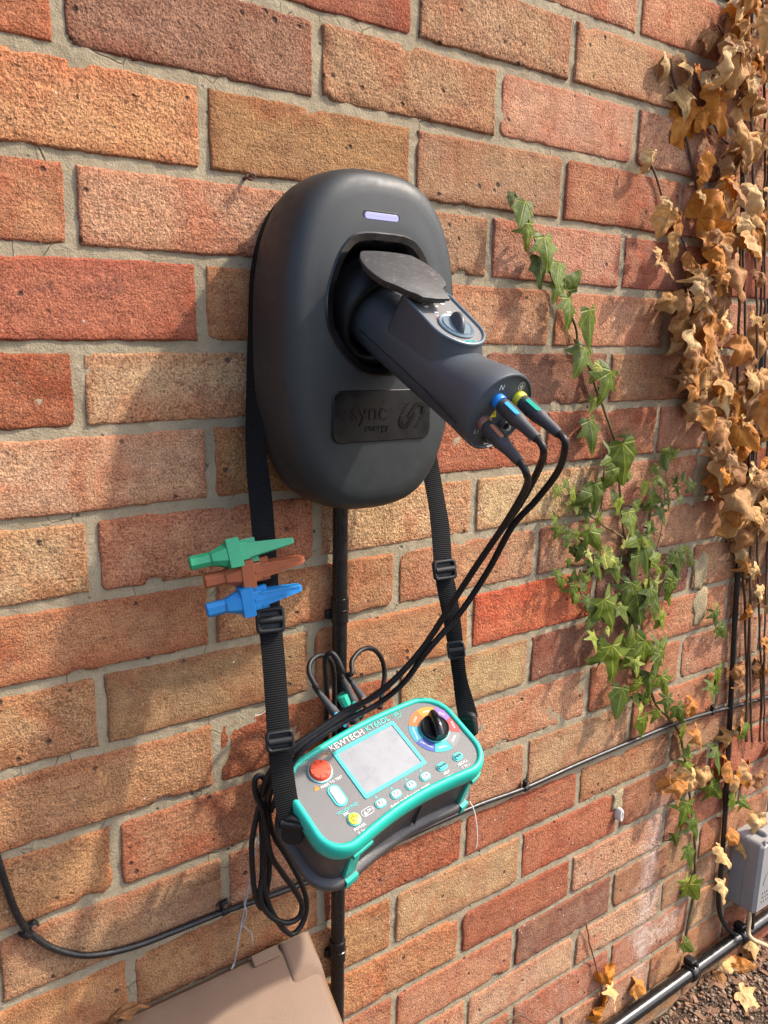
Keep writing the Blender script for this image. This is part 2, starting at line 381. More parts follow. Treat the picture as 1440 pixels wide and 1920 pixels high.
MT = dict(
    brick=mat_brick(), mortar=mat_mortar(), green=mat_leaf('ivy_leaf_green', False), dead=mat_leaf('ivy_leaf_dead', True), soil=mat_soil(),
    web=mat_webbing(), panel=mat_panel(), lid=mat_lid(), screen=mat_screen(),
    shell=plastic('charcoal_shell', (.0165, .0200, .0208), .50, .00010, 1500, .05, .42, .0), shellblack=plastic('black_gloss', (.005, .005, .0055), .14, 0, 900, .1),
    badge=plastic('badge_black', (.0045, .0045, .005), .30, 0, 900, .1, .35), matt=plastic('black_matt', (.0075, .0075, .008), .5, .0002, 1300, .12, .35), flap=plastic('flap_black', (.022, .022, .023), .55, .0003, 900, .1, .5, .3),
    gun=plastic('slate_grey_plastic', (.052, .063, .072), .42, .00012, 1500, .05, .45, .0), gunlight=plastic('pale_slate_plastic', (.105, .15, .18), .32),
    rubber=plastic('black_rubber', (.0065, .0065, .007), .48, .0002, 1500, .15, .35, .05), grey=plastic('dark_grey_rubber', (.036, .036, .038), .55, .0002, 1300),
    body=plastic('tester_grey', (.050, .045, .042), .42, .0003, 700), teal=plastic('teal_rubber', (.010, .37, .28), .42, .0001, 900, .06), tealdark=plastic('teal_printed', (.05, .42, .38), .45),
    white=plastic('white_print', (.72, .72, .70), .45), offwhite=plastic('off_white_keys', (.66, .72, .70), .4), red=plastic('red_button', (.62, .065, .025), .38), yellow=plastic('yellow_key', (.62, .58, .05), .4),
    cgreen=plastic('green_plastic', (.018, .27, .115), .42, .0002, 500, .1), cbrown=plastic('brown_plastic', (.29, .078, .027), .45, .0002, 500, .1), cblue=plastic('blue_plastic', (.010, .185, .46), .42, .0002, 500, .1),
    ringblue=plastic('ring_blue', (.012, .19, .62), .35), ringyellow=plastic('ring_yellow', (.62, .60, .04), .35), ringbrown=plastic('ring_brown', (.22, .10, .07), .4), mint=plastic('mint_plastic', (.02, .36, .24), .4), sky=plastic('sky_plastic', (.05, .36, .62), .4), brownins=plastic('terracotta_plastic', (.33, .12, .05), .4),
    pvc=plastic('black_pvc', (.0075, .0075, .008), .24, 0, 300, .2, .5, .04), cable=plastic('black_cable', (.009, .009, .0095), .36, .0002, 400, .2, .5, .12), jbox=plastic('grey_box', (.25, .243, .232), .46, .0002, 600, .06, .5, .2),
    steel=plastic('galvanised_wire', (.30, .29, .27), .45, .0003, 500, .3), rust=plastic('rusty_metal', (.12, .05, .03), .8, .0006, 400, .4), whiteplug=plastic('white_plug', (.62, .58, .52), .5, .0003, 300),
    stem=plastic('vine_bark', (.10, .055, .03), .8, .0006, 500, .4), gstem=plastic('green_vine', (.13, .095, .035), .7, .0005, 500, .4), tan=plastic('pale_dry_stem', (.42, .30, .17), .7, .0005, 300, .2),
    thread=plastic('white_thread', (.7, .68, .62), .6), stone=plastic('pebble_stone', (.23, .165, .115), .85, .001, 200, .6, .25), chip=plastic('wood_chip', (.19, .10, .055), .85, .0015, 180, .5),
    tealtext=plastic('teal_lettering', (.10, .62, .55), .5), smear=plastic('yellow_mortar_smear', (.31, .25, .145), .95, .0022, 420, .3, .2),
    led=emit('led_window', (.24, .24, .44), .16),
    s_yel=plastic('dial_amber', (.46, .20, .012), .5), s_pur=plastic('dial_purple', (.20, .10, .33), .5), s_red=plastic('dial_red', (.36, .03, .03), .5), s_gry=plastic('dial_grey', (.16, .16, .16), .5),
    s_teal=plastic('dial_teal', (.012, .30, .27), .5), s_blu=plastic('dial_blue', (.022, .055, .25), .5), s_cya=plastic('dial_cyan', (.01, .22, .31), .5), s_org=plastic('dial_orange', (.46, .11, .012), .5),
    gravel=plastic('gravel', (.20, .17, .14), .95, .004, 90, .35),
)

# ------------------------------------------------------------------ ground (soil against the wall, to the horizon)
def ground_z(x, y):
    e = sstep(-.9, -.05, y)
    return .012 * nz(x * 5, y * 5, 1) + .008 * nz(x * 17, y * 17, 4) + .003 * nz(x * 60, y * 60, 9) + .02 * e - .03 * sstep(1.2, .5, x) + .01
g = MB()
xs = sorted(set([-60, -20, -8, -4, -2, -1] + [round(-.5 + .1 * i, 3) for i in range(8)] + [round(.3 + .012 * i, 4) for i in range(117)] + [1.8, 2.2, 3, 5, 9, 20, 60]))
ys = sorted(set([-120, -60, -25, -10, -5, -3, -2, -1.5, -1.1, -.9] + [round(-.75 + .012 * i, 4) for i in range(65)] + [.05]))
near = lambda x, y: .2 < x < 1.8 and y > -.8
g.add([(x, y, ground_z(x, y)) for y in ys for x in xs], [(j * len(xs) + i, j * len(xs) + i + 1, (j + 1) * len(xs) + i + 1, (j + 1) * len(xs) + i) for j in range(len(ys) - 1) for i in range(len(xs) - 1)])
go = g.build('ground', MT['soil']); go['kind'] = 'structure'

def scatter(name, mat, n, smin, smax, kind, seed, label, cat):
    rs = random.Random(seed); m = MB()
    for _ in range(n):
        if rs.random() < .8: x, y = rs.uniform(.65, 1.6), -abs(rs.gauss(0, .12))
        else: x, y = rs.uniform(.2, 1.9), rs.uniform(-.75, 0)
        y = min(y, -.004); s = smin + (smax - smin) * rs.random() ** 2.2
        q = Matrix.Rotation(rs.uniform(0, 6.3), 3, 'Z') @ Matrix.Rotation(rs.uniform(-.5, .5), 3, 'X') @ Matrix.Rotation(rs.uniform(-.5, .5), 3, 'Y')
        c = Vector((x, y, ground_z(x, y) + s * (.25 if kind else .1)))
        if kind:
            sc3 = (1, rs.uniform(.65, 1), rs.uniform(.45, .8))
            vs = [Vector((a[0] * sc3[0], a[1] * sc3[1], a[2] * sc3[2])) * s * .5 * rs.uniform(.82, 1.15) for a in ICO_V]
            m.add([q @ v + c for v in vs], ICO_F)
        else:
            L, W_, H = s, s * rs.uniform(.3, .7), s * rs.uniform(.08, .18)
            vs = [Vector((a * L / 2 * rs.uniform(.6, 1), b * W_ / 2 * rs.uniform(.5, 1), e * H / 2)) for e in (-1, 1) for b in (-1, 1) for a in (-1, 1)]
            m.add([q @ v + c for v in vs], [(0, 2, 3, 1), (4, 5, 7, 6), (0, 1, 5, 4), (2, 6, 7, 3), (0, 4, 6, 2), (1, 3, 7, 5)])
    o = m.build(name, mat, None, smooth=bool(kind), ang=80); tag(o, label, cat); o['kind'] = 'stuff'; return o
_t = (1 + 5 ** .5) / 2
ICO_V = [Vector(v).normalized() for v in ((-1, _t, 0), (1, _t, 0), (-1, -_t, 0), (1, -_t, 0), (0, -1, _t), (0, 1, _t), (0, -1, -_t), (0, 1, -_t), (_t, 0, -1), (_t, 0, 1), (-_t, 0, -1), (-_t, 0, 1))]
ICO_F = [(0, 11, 5), (0, 5, 1), (0, 1, 7), (0, 7, 10), (0, 10, 11), (1, 5, 9), (5, 11, 4), (11, 10, 2), (10, 7, 6), (7, 1, 8), (3, 9, 4), (3, 4, 2), (3, 2, 6), (3, 6, 8), (3, 8, 9), (4, 9, 5), (2, 4, 11), (6, 2, 10), (8, 6, 7), (9, 8, 1)]
scatter('pebbles', MT['stone'], 3600, .003, .012, 1, 3, 'small pale pebbles and grit strewn over the dark soil', 'gravel')
scatter('wood_chips', MT['chip'], 2600, .005, .024, 0, 5, 'reddish brown bark chips lying on the dark soil', 'bark chips')

# ------------------------------------------------------------------ brick wall
DZ = {  # measured bed joint deviations in mm at x = -.08, .12, .58
    -1: (0, -1, -1.7), 0: (-1, -1, .4), 1: (-1.6, -1.8, .5), 2: (-3.4, -2.6, -1.7), 3: (-1.9, 1.2, -.7), 4: (-3.5, -.4, -.3), 5: (-.1, 3.8, 1.6), 6: (1.3, 2.7, 1), 7: (2.2, 1.5, 1.7),
    8: (5.4, 4.4, 4.7), 9: (3.5, 1.4, 1.1), 10: (-.4, .3, 2.6), 11: (-2.6, -2.5, -2.1), 12: (-2.6, -3.4, -7.3), 13: (-2, -2, 1.8), 14: (-4, -4, -5.3), 15: (-2, -2, -1.9), 16: (-1, -1, -.9), 17: (6, 6, 7), 18: (3, 3, 3)}
DX = {(0, 0): -2.5, (0, 2): 2.9, (0, 4): 5.7, (0, 6): 14.2, (1, 1): 1.6, (1, 3): 3.6, (1, 5): 1.3, (1, 7): 4.1, (-1, 3): 3.2, (-1, 5): 3.7, (-2, 6): 3.3, (2, 0): -1.3, (2, 4): 2.2, (2, 6): 6.4, (3, 1): -5.4, (3, 5): -2.5, (3, 7): -3.1,
      (4, 0): -4.6, (4, 6): -2.7, (5, 1): -.6, (5, 5): -3.9, (5, 7): -1.5, (6, 0): -1.1, (6, 2): 2.2, (6, 4): -5.2, (6, 6): -1.8, (7, 1): -3.8, (7, 3): -5.6, (7, 5): -5.8, (7, 7): -5.7, (8, 0): -2.8, (8, 2): -4.4, (8, 4): -2, (8, 6): 1.8,
      (9, 1): -3.9, (9, 5): -7, (10, 0): 2.5, (10, 6): 4, (11, 5): -.7, (11, 7): -2.7, (11, 1): 1.5, (12, 0): 9.4, (12, 2): 8, (12, 4): 2.4, (12, 6): 1, (13, 3): 1.5, (13, 5): -.5, (13, 7): -10, (14, 4): 2.7, (14, 6): -1.3, (15, 3): 6.6, (15, 5): -1.7, (15, 7): -10.3,
      (16, 4): 21.5, (16, 6): 21.2, (16, 8): 14.9}
PAL = dict(T=(.375, .222, .126), O=(.365, .182, .083), R=(.285, .100, .054), B=(.285, .160, .088), X=(.355, .104, .050), Y=(.39, .250, .136), D=(.225, .110, .068), P=(.36, .188, .109), C=(.305, .158, .074), Q=(.335, .150, .083))
BC = {(-2, 4): 'P', (-2, 6): 'Q', (-1, 1): 'R', (-1, 3): 'B', (-1, 5): 'P', (0, -2): 'R', (0, 0): 'D', (0, 2): 'B', (0, 4): 'P', (0, 6): 'P', (1, -1): 'O', (1, 1): 'C', (1, 3): 'B', (1, 5): 'Q', (1, 7): 'P', (2, -2): 'Q', (2, 0): 'P', (2, 2): 'B', (2, 4): 'P', (2, 6): 'Q',
      (3, -1): 'R', (3, 1): 'C', (3, 3): 'P', (3, 5): 'P', (3, 7): 'P', (4, -2): 'R', (4, 0): 'Y', (4, 4): 'D', (4, 6): 'B', (5, -1): 'T', (5, 1): 'C', (5, 3): 'R', (5, 5): 'Q', (5, 7): 'P', (6, -2): 'Y', (6, 0): 'Q', (6, 2): 'T', (6, 4): 'Y', (6, 6): 'P', (6, 8): 'R',
      (7, -1): 'Q', (7, 1): 'C', (7, 3): 'P', (7, 5): 'P', (7, 7): 'P', (8, -2): 'B', (8, 0): 'B', (8, 2): 'O', (8, 4): 'X', (8, 6): 'D', (9, -1): 'C', (9, 1): 'R', (9, 3): 'Y', (9, 5): 'D', (9, 7): 'Q', (10, -2): 'C', (10, 0): 'Q', (10, 2): 'B', (10, 4): 'P', (10, 6): 'Q',
      (11, -1): 'B', (11, 1): 'P', (11, 3): 'P', (11, 5): 'T', (11, 7): 'Q', (12, -2): 'O', (12, 0): 'C', (12, 2): 'R', (12, 4): 'R', (12, 6): 'C', (13, -1): 'O', (13, 1): 'C', (13, 3): 'T', (13, 5): 'R', (13, 7): 'Q', (14, 2): 'O', (14, 4): 'R', (14, 6): 'T', (15, 3): 'Q', (15, 5): 'D', (15, 7): 'B', (16, 4): 'T', (16, 6): 'T', (16, 8): 'B', (17, 5): 'Q', (17, 7): 'Q'}
rb = random.Random(21)
def joint_z(k, x):
    a = DZ.get(k, (0, 0, 0))
    if k not in DZ: return -k * .075 + ZO
    d = a[0] + (a[1] - a[0]) * clamp((x + .08) / .20) if x < .12 else a[1] + (a[2] - a[1]) * clamp((x - .12) / .46)
    return -k * .075 + d * .001 + ZO
def perp_x(k, i): return i * .1125 + DX.get((k, i), ((k * 37 + i * 53) % 7 - 3) * .9) * .001
def edge_lines(L, step):
    e = [0, .0012, .0025, .0042, .007]; n = max(2, int(round((L - .02) / step)))
    return e + [.011 + (L - .022) * i / n for i in range(n + 1)] + [L - q for q in reversed(e)]
def brick_geo(x0, x1, zb0, zb1, zt0, zt1, y0, seed, step, chips):
    L = x1 - x0; H = ((zt0 - zb0) + (zt1 - zb1)) / 2
    xs_ = edge_lines(L, step); zs_ = edge_lines(H, step * 1.3)
    cr = [.0016 + .014 * rb.random() ** 5 for _ in range(4)]
    crs = 1.0 if rb.random() < .3 else 0.0
    tx, tz = rb.uniform(-.006, .006), rb.uniform(-.012, .012)
    ch = [(rb.choice((0, H)) + rb.uniform(-.002, .002), rb.uniform(0, L), rb.uniform(.003, .008)) for _ in range(chips)]
    V = []; E_ = []
    for z in zs_:
        for x in xs_:
            fx = min(x, L - x); fz = min(z, H - z)
            r = cr[(0 if x < L / 2 else 1) + (0 if z < H / 2 else 2)]
            if fx < r and fz < r: dist = r - math.hypot(r - fx, r - fz)
            else: dist = min(fx, fz)
            wx, wz = x0 + x, zb0 + z
            dist -= .0009 + .0010 * nz(wx * 26, wz * 26, seed + 3) + .0009 * nz(wx * 70, wz * 70, seed) + .0010 * nz(wx * 190, wz * 190, seed + 5)
            for cz_, cx_, rr in ch:
                q = math.hypot((x - cx_) * .6, z - cz_)
                if q < rr: dist = min(dist, q - rr * .55 + .0015 * nz(wx * 200, wz * 200, seed))
            dep = .0075 * (1 - sstep(-.0012, .0014, dist)) + .0006 * (1 - sstep(.001, .007, dist))
            face = .0008 * nz(wx * 34, wz * 34, seed + 2) + .0006 * nz(wx * 110, wz * 110, seed + 8) + crs * .0022 * max(0, 1 - abs(nz(wx * 9 + wz * 5, wz * 9, seed + 11)) * 14) + tx * (x - L / 2) * .2 + tz * (z - H / 2) * .2
            t = x / L; zz = z / H
            Z = (zb0 + (zb1 - zb0) * t) * (1 - zz) + (zt0 + (zt1 - zt0) * t) * zz
            V.append((x0 + x, y0 + face + dep, Z)); E_.append(max(0., dist))
    n = len(xs_)
    F = [(j * n + i, j * n + i + 1, (j + 1) * n + i + 1, (j + 1) * n + i) for j in range(len(zs_) - 1) for i in range(n - 1)]
    return V, F, E_
wall = root('brick_wall', 'weathered red and orange brick house wall with pale mortar joints', 'wall', (0, 0, 0))
outer = MB(); outer_cols = []
for k in range(-14, 22):
    for i in range(-12 + (k % 2), 26, 2):
        x0, x1 = perp_x(k, i) + .0034, perp_x(k, i + 2) - .0034
        zt0, zt1, zb0, zb1 = joint_z(k, x0) - .0033, joint_z(k, x1) - .0033, joint_z(k + 1, x0) + .0033, joint_z(k + 1, x1) + .0033
        seen = -3 <= k <= 20 and x1 > -.16 and x0 < (1.02 if k < 4 else 1.15 if k < 11 else 1.42)
        if k > 10 and x1 < .0 - .1: seen = seen and k < 14
        y0 = rb.uniform(-.0012, .0012)
        col = PAL[BC.get((k, i)) or rb.choice('PPQQRTBBODPQ')]
        V, F, E_ = brick_geo(x0, x1, zb0, zb1, zt0, zt1, y0, k * 7.3 + i * 3.1, .0062 if seen else .03, (rb.random() < .5) + (rb.random() < .3) + (rb.random() < .2) if seen else 0)
        if seen:
            c = Vector(((x0 + x1) / 2, 0, (zb0 + zt0) / 2))
            m = MB().add([Vector(v) - c for v in V], F); o = m.build('brick', MT['brick'], wall, ang=180)
            o.location = c; o.data.attributes.new('edge', 'FLOAT', 'POINT').data.foreach_set('value', E_)
            j = rb.uniform(.9, 1.08); o.color = (col[0] * j, col[1] * j * rb.uniform(.95, 1.05), col[2] * j * rb.uniform(.93, 1.07), 1)
        else: outer.add(V, F)
ob = outer.build('outer_bricks', MT['brick'], wall, ang=180); ob['kind'] = 'stuff'; ob.color = (*PAL['P'], 1)
# mortar: one uneven bed behind the brick faces, finer where it is seen
mo = MB()
mx = [-1.35] + [-.22 + .0075 * i for i in range(230)] + [2.9]; mz = [-.1] + [.0 + .0075 * i for i in range(240)] + [2.6]
V = []
for z in mz:
    for x in mx:
        y = .0025 + .0014 * nz(x * 22, z * 22, 3) + .0011 * nz(x * 80, z * 80, 6) if -.3 < x < 1.6 and -.01 < z < 1.9 else .0036
        V.append((x, y, z))
n = len(mx)
mo.add(V, [(j * n + i, j * n + i + 1, (j + 1) * n + i + 1, (j + 1) * n + i) for j in range(len(mz) - 1) for i in range(n - 1)])
mo.build('mortar', MT['mortar'], wall, ang=180)
core = MB().box((.775, .12, 1.25), (4.25, .2, 2.7)); core.build('wall_core', MT['mortar'], wall, False)
# mortar smeared over brick faces near the ivy
for (u, v, wd, ht, sd_) in ((1316, 880, .020, .085, 1), (1312, 1068, .018, .060, 2), (1312, 1135, .020, .055, 3), (1158, 1500, .012, .030, 4)):
    c = at(u, v); ol = []
    for a in range(28):
        t = 2 * PI * a / 28; r = 1 + .45 * nz(math.cos(t) * 1.7, math.sin(t) * 1.7, sd_ * 3.3) + .25 * nz(math.cos(t) * 5, math.sin(t) * 5, sd_ * 2.3)
        cs, sn = math.cos(t), math.sin(t)
        ol.append((wd * r * math.copysign(abs(cs) ** .7, cs), ht * .5 * r * math.copysign(abs(sn) ** .7, sn)))
    m = MB(); rings = [[(c.x + x * s_, y_, c.z + z * s_) for x, z in ol] for s_, y_ in ((1, .002), (.97, -.0012), (.8, -.0019), (.45, -.0021), (.1, -.002))]
    m.loft(rings, False, True); m.build('mortar_smear', MT['smear'], wall, ang=180)

# ------------------------------------------------------------------ wall charger
CHX, CHZ = .239, -.2985 + ZO
HA, HB = .0965, .155
ch = root('wall_charger', 'charcoal grey egg-shaped vehicle charger on the brick wall', 'charger', (CHX, 0, CHZ))
NA = 96
def sup(a, b, n_=2.75):
    out = []
    for i in range(NA):
        t = 2 * PI * i / NA; c, s = math.cos(t), math.sin(t)
        out.append((a * math.copysign(abs(c) ** (2 / n_), c), b * math.copysign(abs(s) ** (2 / n_), s)))
    return out
def arcparam(ol, m_=NA):        # resample a closed outline by angle about its centre so rings line up
    cx_ = sum(q[0] for q in ol) / len(ol); cy_ = sum(q[1] for q in ol) / len(ol); return ol
# socket bezel outline: flat top, straight flanks, narrow foot
BZ = (0.0, .0355)               # bezel centre in charger coordinates (x, z)
bez_pts = [(.030, .063), (.047, .046), (.060, .012), (.060, -.018), (.046, -.040), (.022, -.061), (-.022, -.061), (-.046, -.040), (-.060, -.018), (-.060, .012), (-.047, .046), (-.030, .063)]
_bz = [Vector((x, z, 0)) for x, z in bez_pts]
def bez(scale=1.0, sm=2):
    P = [Vector((x * scale, z * scale)) for x, z in bez_pts]
    for _ in range(sm):
        Q = []
        for i in range(len(P)): a, b = P[i], P[(i + 1) % len(P)]; Q += [a * .80 + b * .20, a * .20 + b * .80]
        P = Q
    return P
def by_angle(P, angs, c=(0, 0)):
    n_ = len(P); out = []
    for a in angs:
        d = Vector((math.cos(a), math.sin(a))); best = None
        for i in range(n_):
            p_, q_ = P[i], P[(i + 1) % n_]; e = q_ - p_; den = d.x * e.y - d.y * e.x
            if abs(den) < 1e-12: continue
            t = (p_.x * e.y - p_.y * e.x) / den; s_ = (p_.x * d.y - p_.y * d.x) / den
            if t > 0 and -1e-6 <= s_ <= 1 + 1e-6 and (best is None or t > best): best = t
        out.append((d.x * best, d.y * best))
    return out
def ring(a, b, y): return [(x, y, z) for x, z in sup(a, b)]
prof = [(-.0205, .0045), (-.028, .0018), (-.045, 0), (-.066, .0004), (-.078, .0018), (-.0852, .0044), (-.0902, .0082), (-.0932, .0128), (-.0949, .0182), (-.0957, .0245)]
rings = [ring(HA - i_, HB - i_, y) for y, i_ in prof]
last = rings[-1]
angs = [math.atan2(z - BZ[1], x - BZ[0]) for x, y, z in last]
hole = [(x + BZ[0], z + BZ[1]) for x, z in by_angle(bez(1.0), angs)]
for f, y in ((.3, -.0966), (.6, -.0976), (.85, -.098), (1.0, -.0981)):
    rings.append([(last[i][0] + (hole[i][0] - last[i][0]) * f, y, last[i][2] + (hole[i][1] - last[i][2]) * f) for i in range(NA)])
m = MB(); m.loft(rings, True, False); shell = m.build('shell', MT['shell'], ch, ang=60)
m = MB(); m.loft([ring(HA - .012, HB - .012, .001), ring(HA - .0105, HB - .0105, -.003), ring(HA - .0105, HB - .0105, -.0195), ring(HA - .012, HB - .012, -.0215)]); m.build('back_plate', MT['matt'], ch, ang=50)
def bring(sc_, y): return [(x * sc_ + BZ[0], y, z * sc_ + BZ[1]) for x, z in by_angle(bez(1.0), [2 * PI * i / NA for i in range(NA)])]
m = MB(); m.loft([bring(1.006, -.095), bring(1.006, -.0984), bring(.985, -.0996), bring(.895, -.0990), bring(.88, -.0975), bring(.82, -.090), bring(.80, -.074), bring(.74, -.060), bring(.5, -.055)], False, True)
bz = m.build('socket_bezel', MT['shellblack'], ch, ang=40)
# gun frame
GS = Vector((.244, -.085, -.272 + ZO)); GC = Vector((.257, -.237, -.347 + ZO)); GA = (GC - GS).normalized()
GX = Vector((1, 0, 0)); GX = (GX - GA * GX.dot(GA)).normalized(); GY = GX.cross(-GA).normalized()
if GY.z < 0: GY = -GY
chinv = Matrix.Translation((-CHX, 0, -CHZ))
def lathe_w(m, o, prof, n=40, sx=1.0, sy=1.0):
    m.loft([[o + GA * h + GX * (r * sx * math.cos(t)) + GY * (r * sy * math.sin(t)) for t in [2 * PI * k / n for k in range(n)]] for h, r in prof])
m = MB(); so_ = GS + Vector((-CHX, 0, -CHZ))
lathe_w(m, so_, [(-.03, .0465), (-.012, .0470), (-.002, .0465), (.005, .0440), (.0075, .0405), (.006, .0365), (.0, .0345), (-.028, .033)])
m.build('socket_collar', MT['matt'], ch, ang=60)
# status light
def slot(wd, ht, y0, y1, x, z, mat, name, bev=.0006):
    m = MB(); m.prism(rrect(wd, ht, ht / 2, 6, x, z), 0, y0 - y1, bev, T=lambda a, b, c: (a, y0 - c, b)); return m.build(name, mat, ch)
slot(.0405, .0098, -.0925, -.0976, -.003, .1118, MT['matt'], 'light_recess')
slot(.0365, .0062, -.0955, -.0981, -.003, .1118, MT['led'], 'status_light')
# badge
bx_, bz_ = .002, -.062
m = MB(); m.prism(rrect(.1095, .0475, .009, 8, bx_, bz_), 0, .0024, .0007, T=lambda a, b, c: (a, -.0962 - c, b)); m.build('badge', MT['badge'], ch)
MW = lambda x, z, y: Matrix(((1, 0, 0, x), (0, 0, -1, y), (0, 1, 0, z), (0, 0, 0, 1)))
YB = -.0987
text('sync', 0, 0, 0, .0225, MT['shellblack'], ch, depth=.0007, off=.012, M=MW(bx_ - .016, bz_ + .0035, YB), spacing=1.0)
text('energy', 0, 0, 0, .0100, MT['shellblack'], ch, depth=.0006, M=MW(bx_ - .0075, bz_ - .0105, YB))
def emblem():
    m = MB(); P = lambda x, z: (bx_ + .0325 + x, YB, bz_ - .001 + z)
    a = spline([Vector((x, 0, z)) for x, z in ((-.004, -.0015), (.004, .0085), (.008, .0105), (.0125, .0085), (.0132, .0045), (.0118, .0005))], 6)
    for path in (a, [Vector((-q.x, 0, -q.z)) for q in a]):
        for i in range(len(path) - 1):
            t = (path[i + 1] - path[i]).normalized(); nrm = Vector((-t.z, 0, t.x)) * .0019
            vs = [path[i] + nrm, path[i] - nrm, path[i + 1] - nrm, path[i + 1] + nrm]
            vs = [Vector(P(q.x, q.z)) for q in vs]
            m.add([v + Vector((0, .0006, 0)) for v in vs] + [v - Vector((0, .0007, 0)) for v in vs], [(4, 5, 6, 7), (0, 1, 5, 4), (1, 2, 6, 5), (2, 3, 7, 6), (3, 0, 4, 7)])
    for s_ in (1, -1):
        for j in range(4):
            x, z = s_ * (.0108 - .0018 * j), s_ * (-.0025 - .0028 * j)
            for sg in (1,):
                vs = [Vector(P(x - .002, z - .0010)), Vector(P(x + .002, z + .0002)), Vector(P(x + .002, z + .0014)), Vector(P(x - .002, z + .0002))]
                m.add([v + Vector((0, .0006, 0)) for v in vs] + [v - Vector((0, .0007, 0)) for v in vs], [(4, 5, 6, 7), (0, 1, 5, 4), (1, 2, 6, 5), (2, 3, 7, 6), (3, 0, 4, 7)])
    return m.build('emblem', MT['shellblack'], ch, False)
emblem()
# hinged flap standing open over the plug
FT = math.radians(31); FB = Vector((0, -math.cos(FT), -math.sin(FT))); FN = Vector((0, -math.sin(FT), math.cos(FT))); FX = Vector((1, 0, 0))
fc = at(757, 506, -.137)
fol = []
for i in range(56):
    t = 2 * PI * i / 56; x, y = .0375 * math.cos(t), .042 * math.sin(t)      # y runs outwards
    if y > .026 and -.010 < x < .022: y = .0470 - .10 * abs(x - .006)
    elif y > .0: y -= .004 * sstep(.014, .026, abs(x)) * sstep(.02, .03, y)
    if y < -.03: y = -.03 - (abs(y) - .03) * .25
    fol.append((x, y))
fol.reverse()
fo_ = fc + Vector((-CHX, 0, -CHZ))
def FP(x, y, z): return fo_ + FX * x + FB * y + FN * z
m = MB(); m.loft([[FP(x * .93, y * .93, -.0065) for x, y in fol], [FP(x * .95, y * .95, -.003) for x, y in fol], [FP(x, y, -.0028) for x, y in fol], [FP(x, y, -.0004) for x, y in fol], [FP(x * .985, y * .985, 0) for x, y in fol]])
fl = m.build('socket_flap', MT['flap'], ch, ang=40)
m = MB().tube([FP(-.018, -.034, -.006), FP(.018, -.034, -.006)], .0036, 12); m.build('hinge', MT['matt'], fl)
for sx in (-1, 1):
    m = MB().box(FP(sx * .012, -.040, -.011), (.006, .014, .006)); m.build('hinge_arm', MT['matt'], fl)

# ------------------------------------------------------------------ test adaptor plugged into the charger
# local frame: x right, y up (perpendicular to the axis), z along the axis outwards
GM = M3(GS, GX, GY, GA)
ad = root('test_adaptor', 'slate blue charging socket test adaptor plugged into the charger', 'adaptor', mat=GM)
GL = (GC - GS).length
def gring(z, wx, up, dn, ex=2.4, n_=48, tilt=0.0):
    out = []
    for i in range(n_):
        t = 2 * PI * i / n_; c, s = math.cos(t), math.sin(t)
        x = wx * math.copysign(abs(c) ** (2 / ex), c); y = (up if s > 0 else dn) * math.copysign(abs(s) ** (2 / ex), s)
        out.append((x, y, z + tilt * y))
    return out
m = MB()
m.loft([gring(-.03, .0285, .028, .029, 2.1), gring(.0, .0288, .0282, .0292, 2.2), gring(.03, .0292, .0285, .0296, 2.3), gring(.07, .0296, .0278, .0302, 2.4), gring(.095, .0300, .0268, .0308, 2.4), gring(.115, .0304, .0258, .0314, 2.3),
        gring(.130, .0312, .0275, .0322, 2.2), gring(.142, .0322, .0305, .0325, 2.1), gring(.152, .0338, .0333, .0335, 2.05), gring(.160, .0345, .0345, .0343, 2.0), gring(.1675, .0347, .0347, .0347, 2.0), gring(.1695, .0342, .0342, .0342, 2.0), gring(.1698, .0330, .0330, .0330, 2.0), gring(.1680, .0325, .0325, .0325, 2.0)])
m.build('body', MT['gun'], ad, ang=50)
m = MB()   # moulding seam along the flank
for s in (-1, 1): m.tube([(s * .0287, -.006, .012), (s * .0293, -.008, .07), (s * .0300, -.010, .115), (s * .0345, -.012, .160)], .0005, 6)
m.build('seam', MT['rubber'], ad)
# raised control pod, its panel tipped forwards
PT = math.radians(9)
PZ0, PZ1 = .045, .1205
def pod_ol(gx, z0, z1, k=10):
    r = gx; pts = []
    for i in range(k * 2 + 1): a = math.radians(180 * i / (k * 2)); pts.append((gx * math.cos(a), z1 - r + r * math.sin(a)))
    c_ = .008
    for i in range(k + 1): a = math.radians(180 + 90 * i / k); pts.append((-gx + c_ + c_ * math.cos(a), z0 + c_ + c_ * math.sin(a)))
    for i in range(k + 1): a = math.radians(270 + 90 * i / k); pts.append((gx - c_ + c_ * math.cos(a), z0 + c_ + c_ * math.sin(a)))
    return pts
PO = Vector((0, .0395, (PZ0 + PZ1) / 2)); PY = Vector((0, math.cos(PT), math.sin(PT))); PZv = Vector((0, -math.sin(PT), math.cos(PT)))
def PP(x, z, h): return PO + Vector((x, 0, 0)) + PZv * (z - PO.z) + PY * h
pol = pod_ol(.0270, PZ0, PZ1); pin = pod_ol(.0240, PZ0 + .003, PZ1 - .003)
pbase = pod_ol(.0282, PZ0 - .004, PZ1 + .008)
m = MB(); m.loft([[(x, -.004, z) for x, z in pbase], [(x, .014, z) for x, z in pbase]] + [[PP(x, z, h) for x, z in o_] for o_, h in ((pol, -.006), (pol, -.0015), (pod_ol(.0265, PZ0 + .0005, PZ1 - .0005), .0004), (pod_ol(.0253, PZ0 + .0017, PZ1 - .0017), .0006), (pin, -.0004), (pin, -.0016))], True, False)
pod = m.build('control_pod', MT['gun'], ad, ang=50)
m = MB(); m.loft([[PP(x, z, -.003) for x, z in pin], [PP(x, z, -.0006) for x, z in pin]]); m.build('panel', MT['panel'], ad)
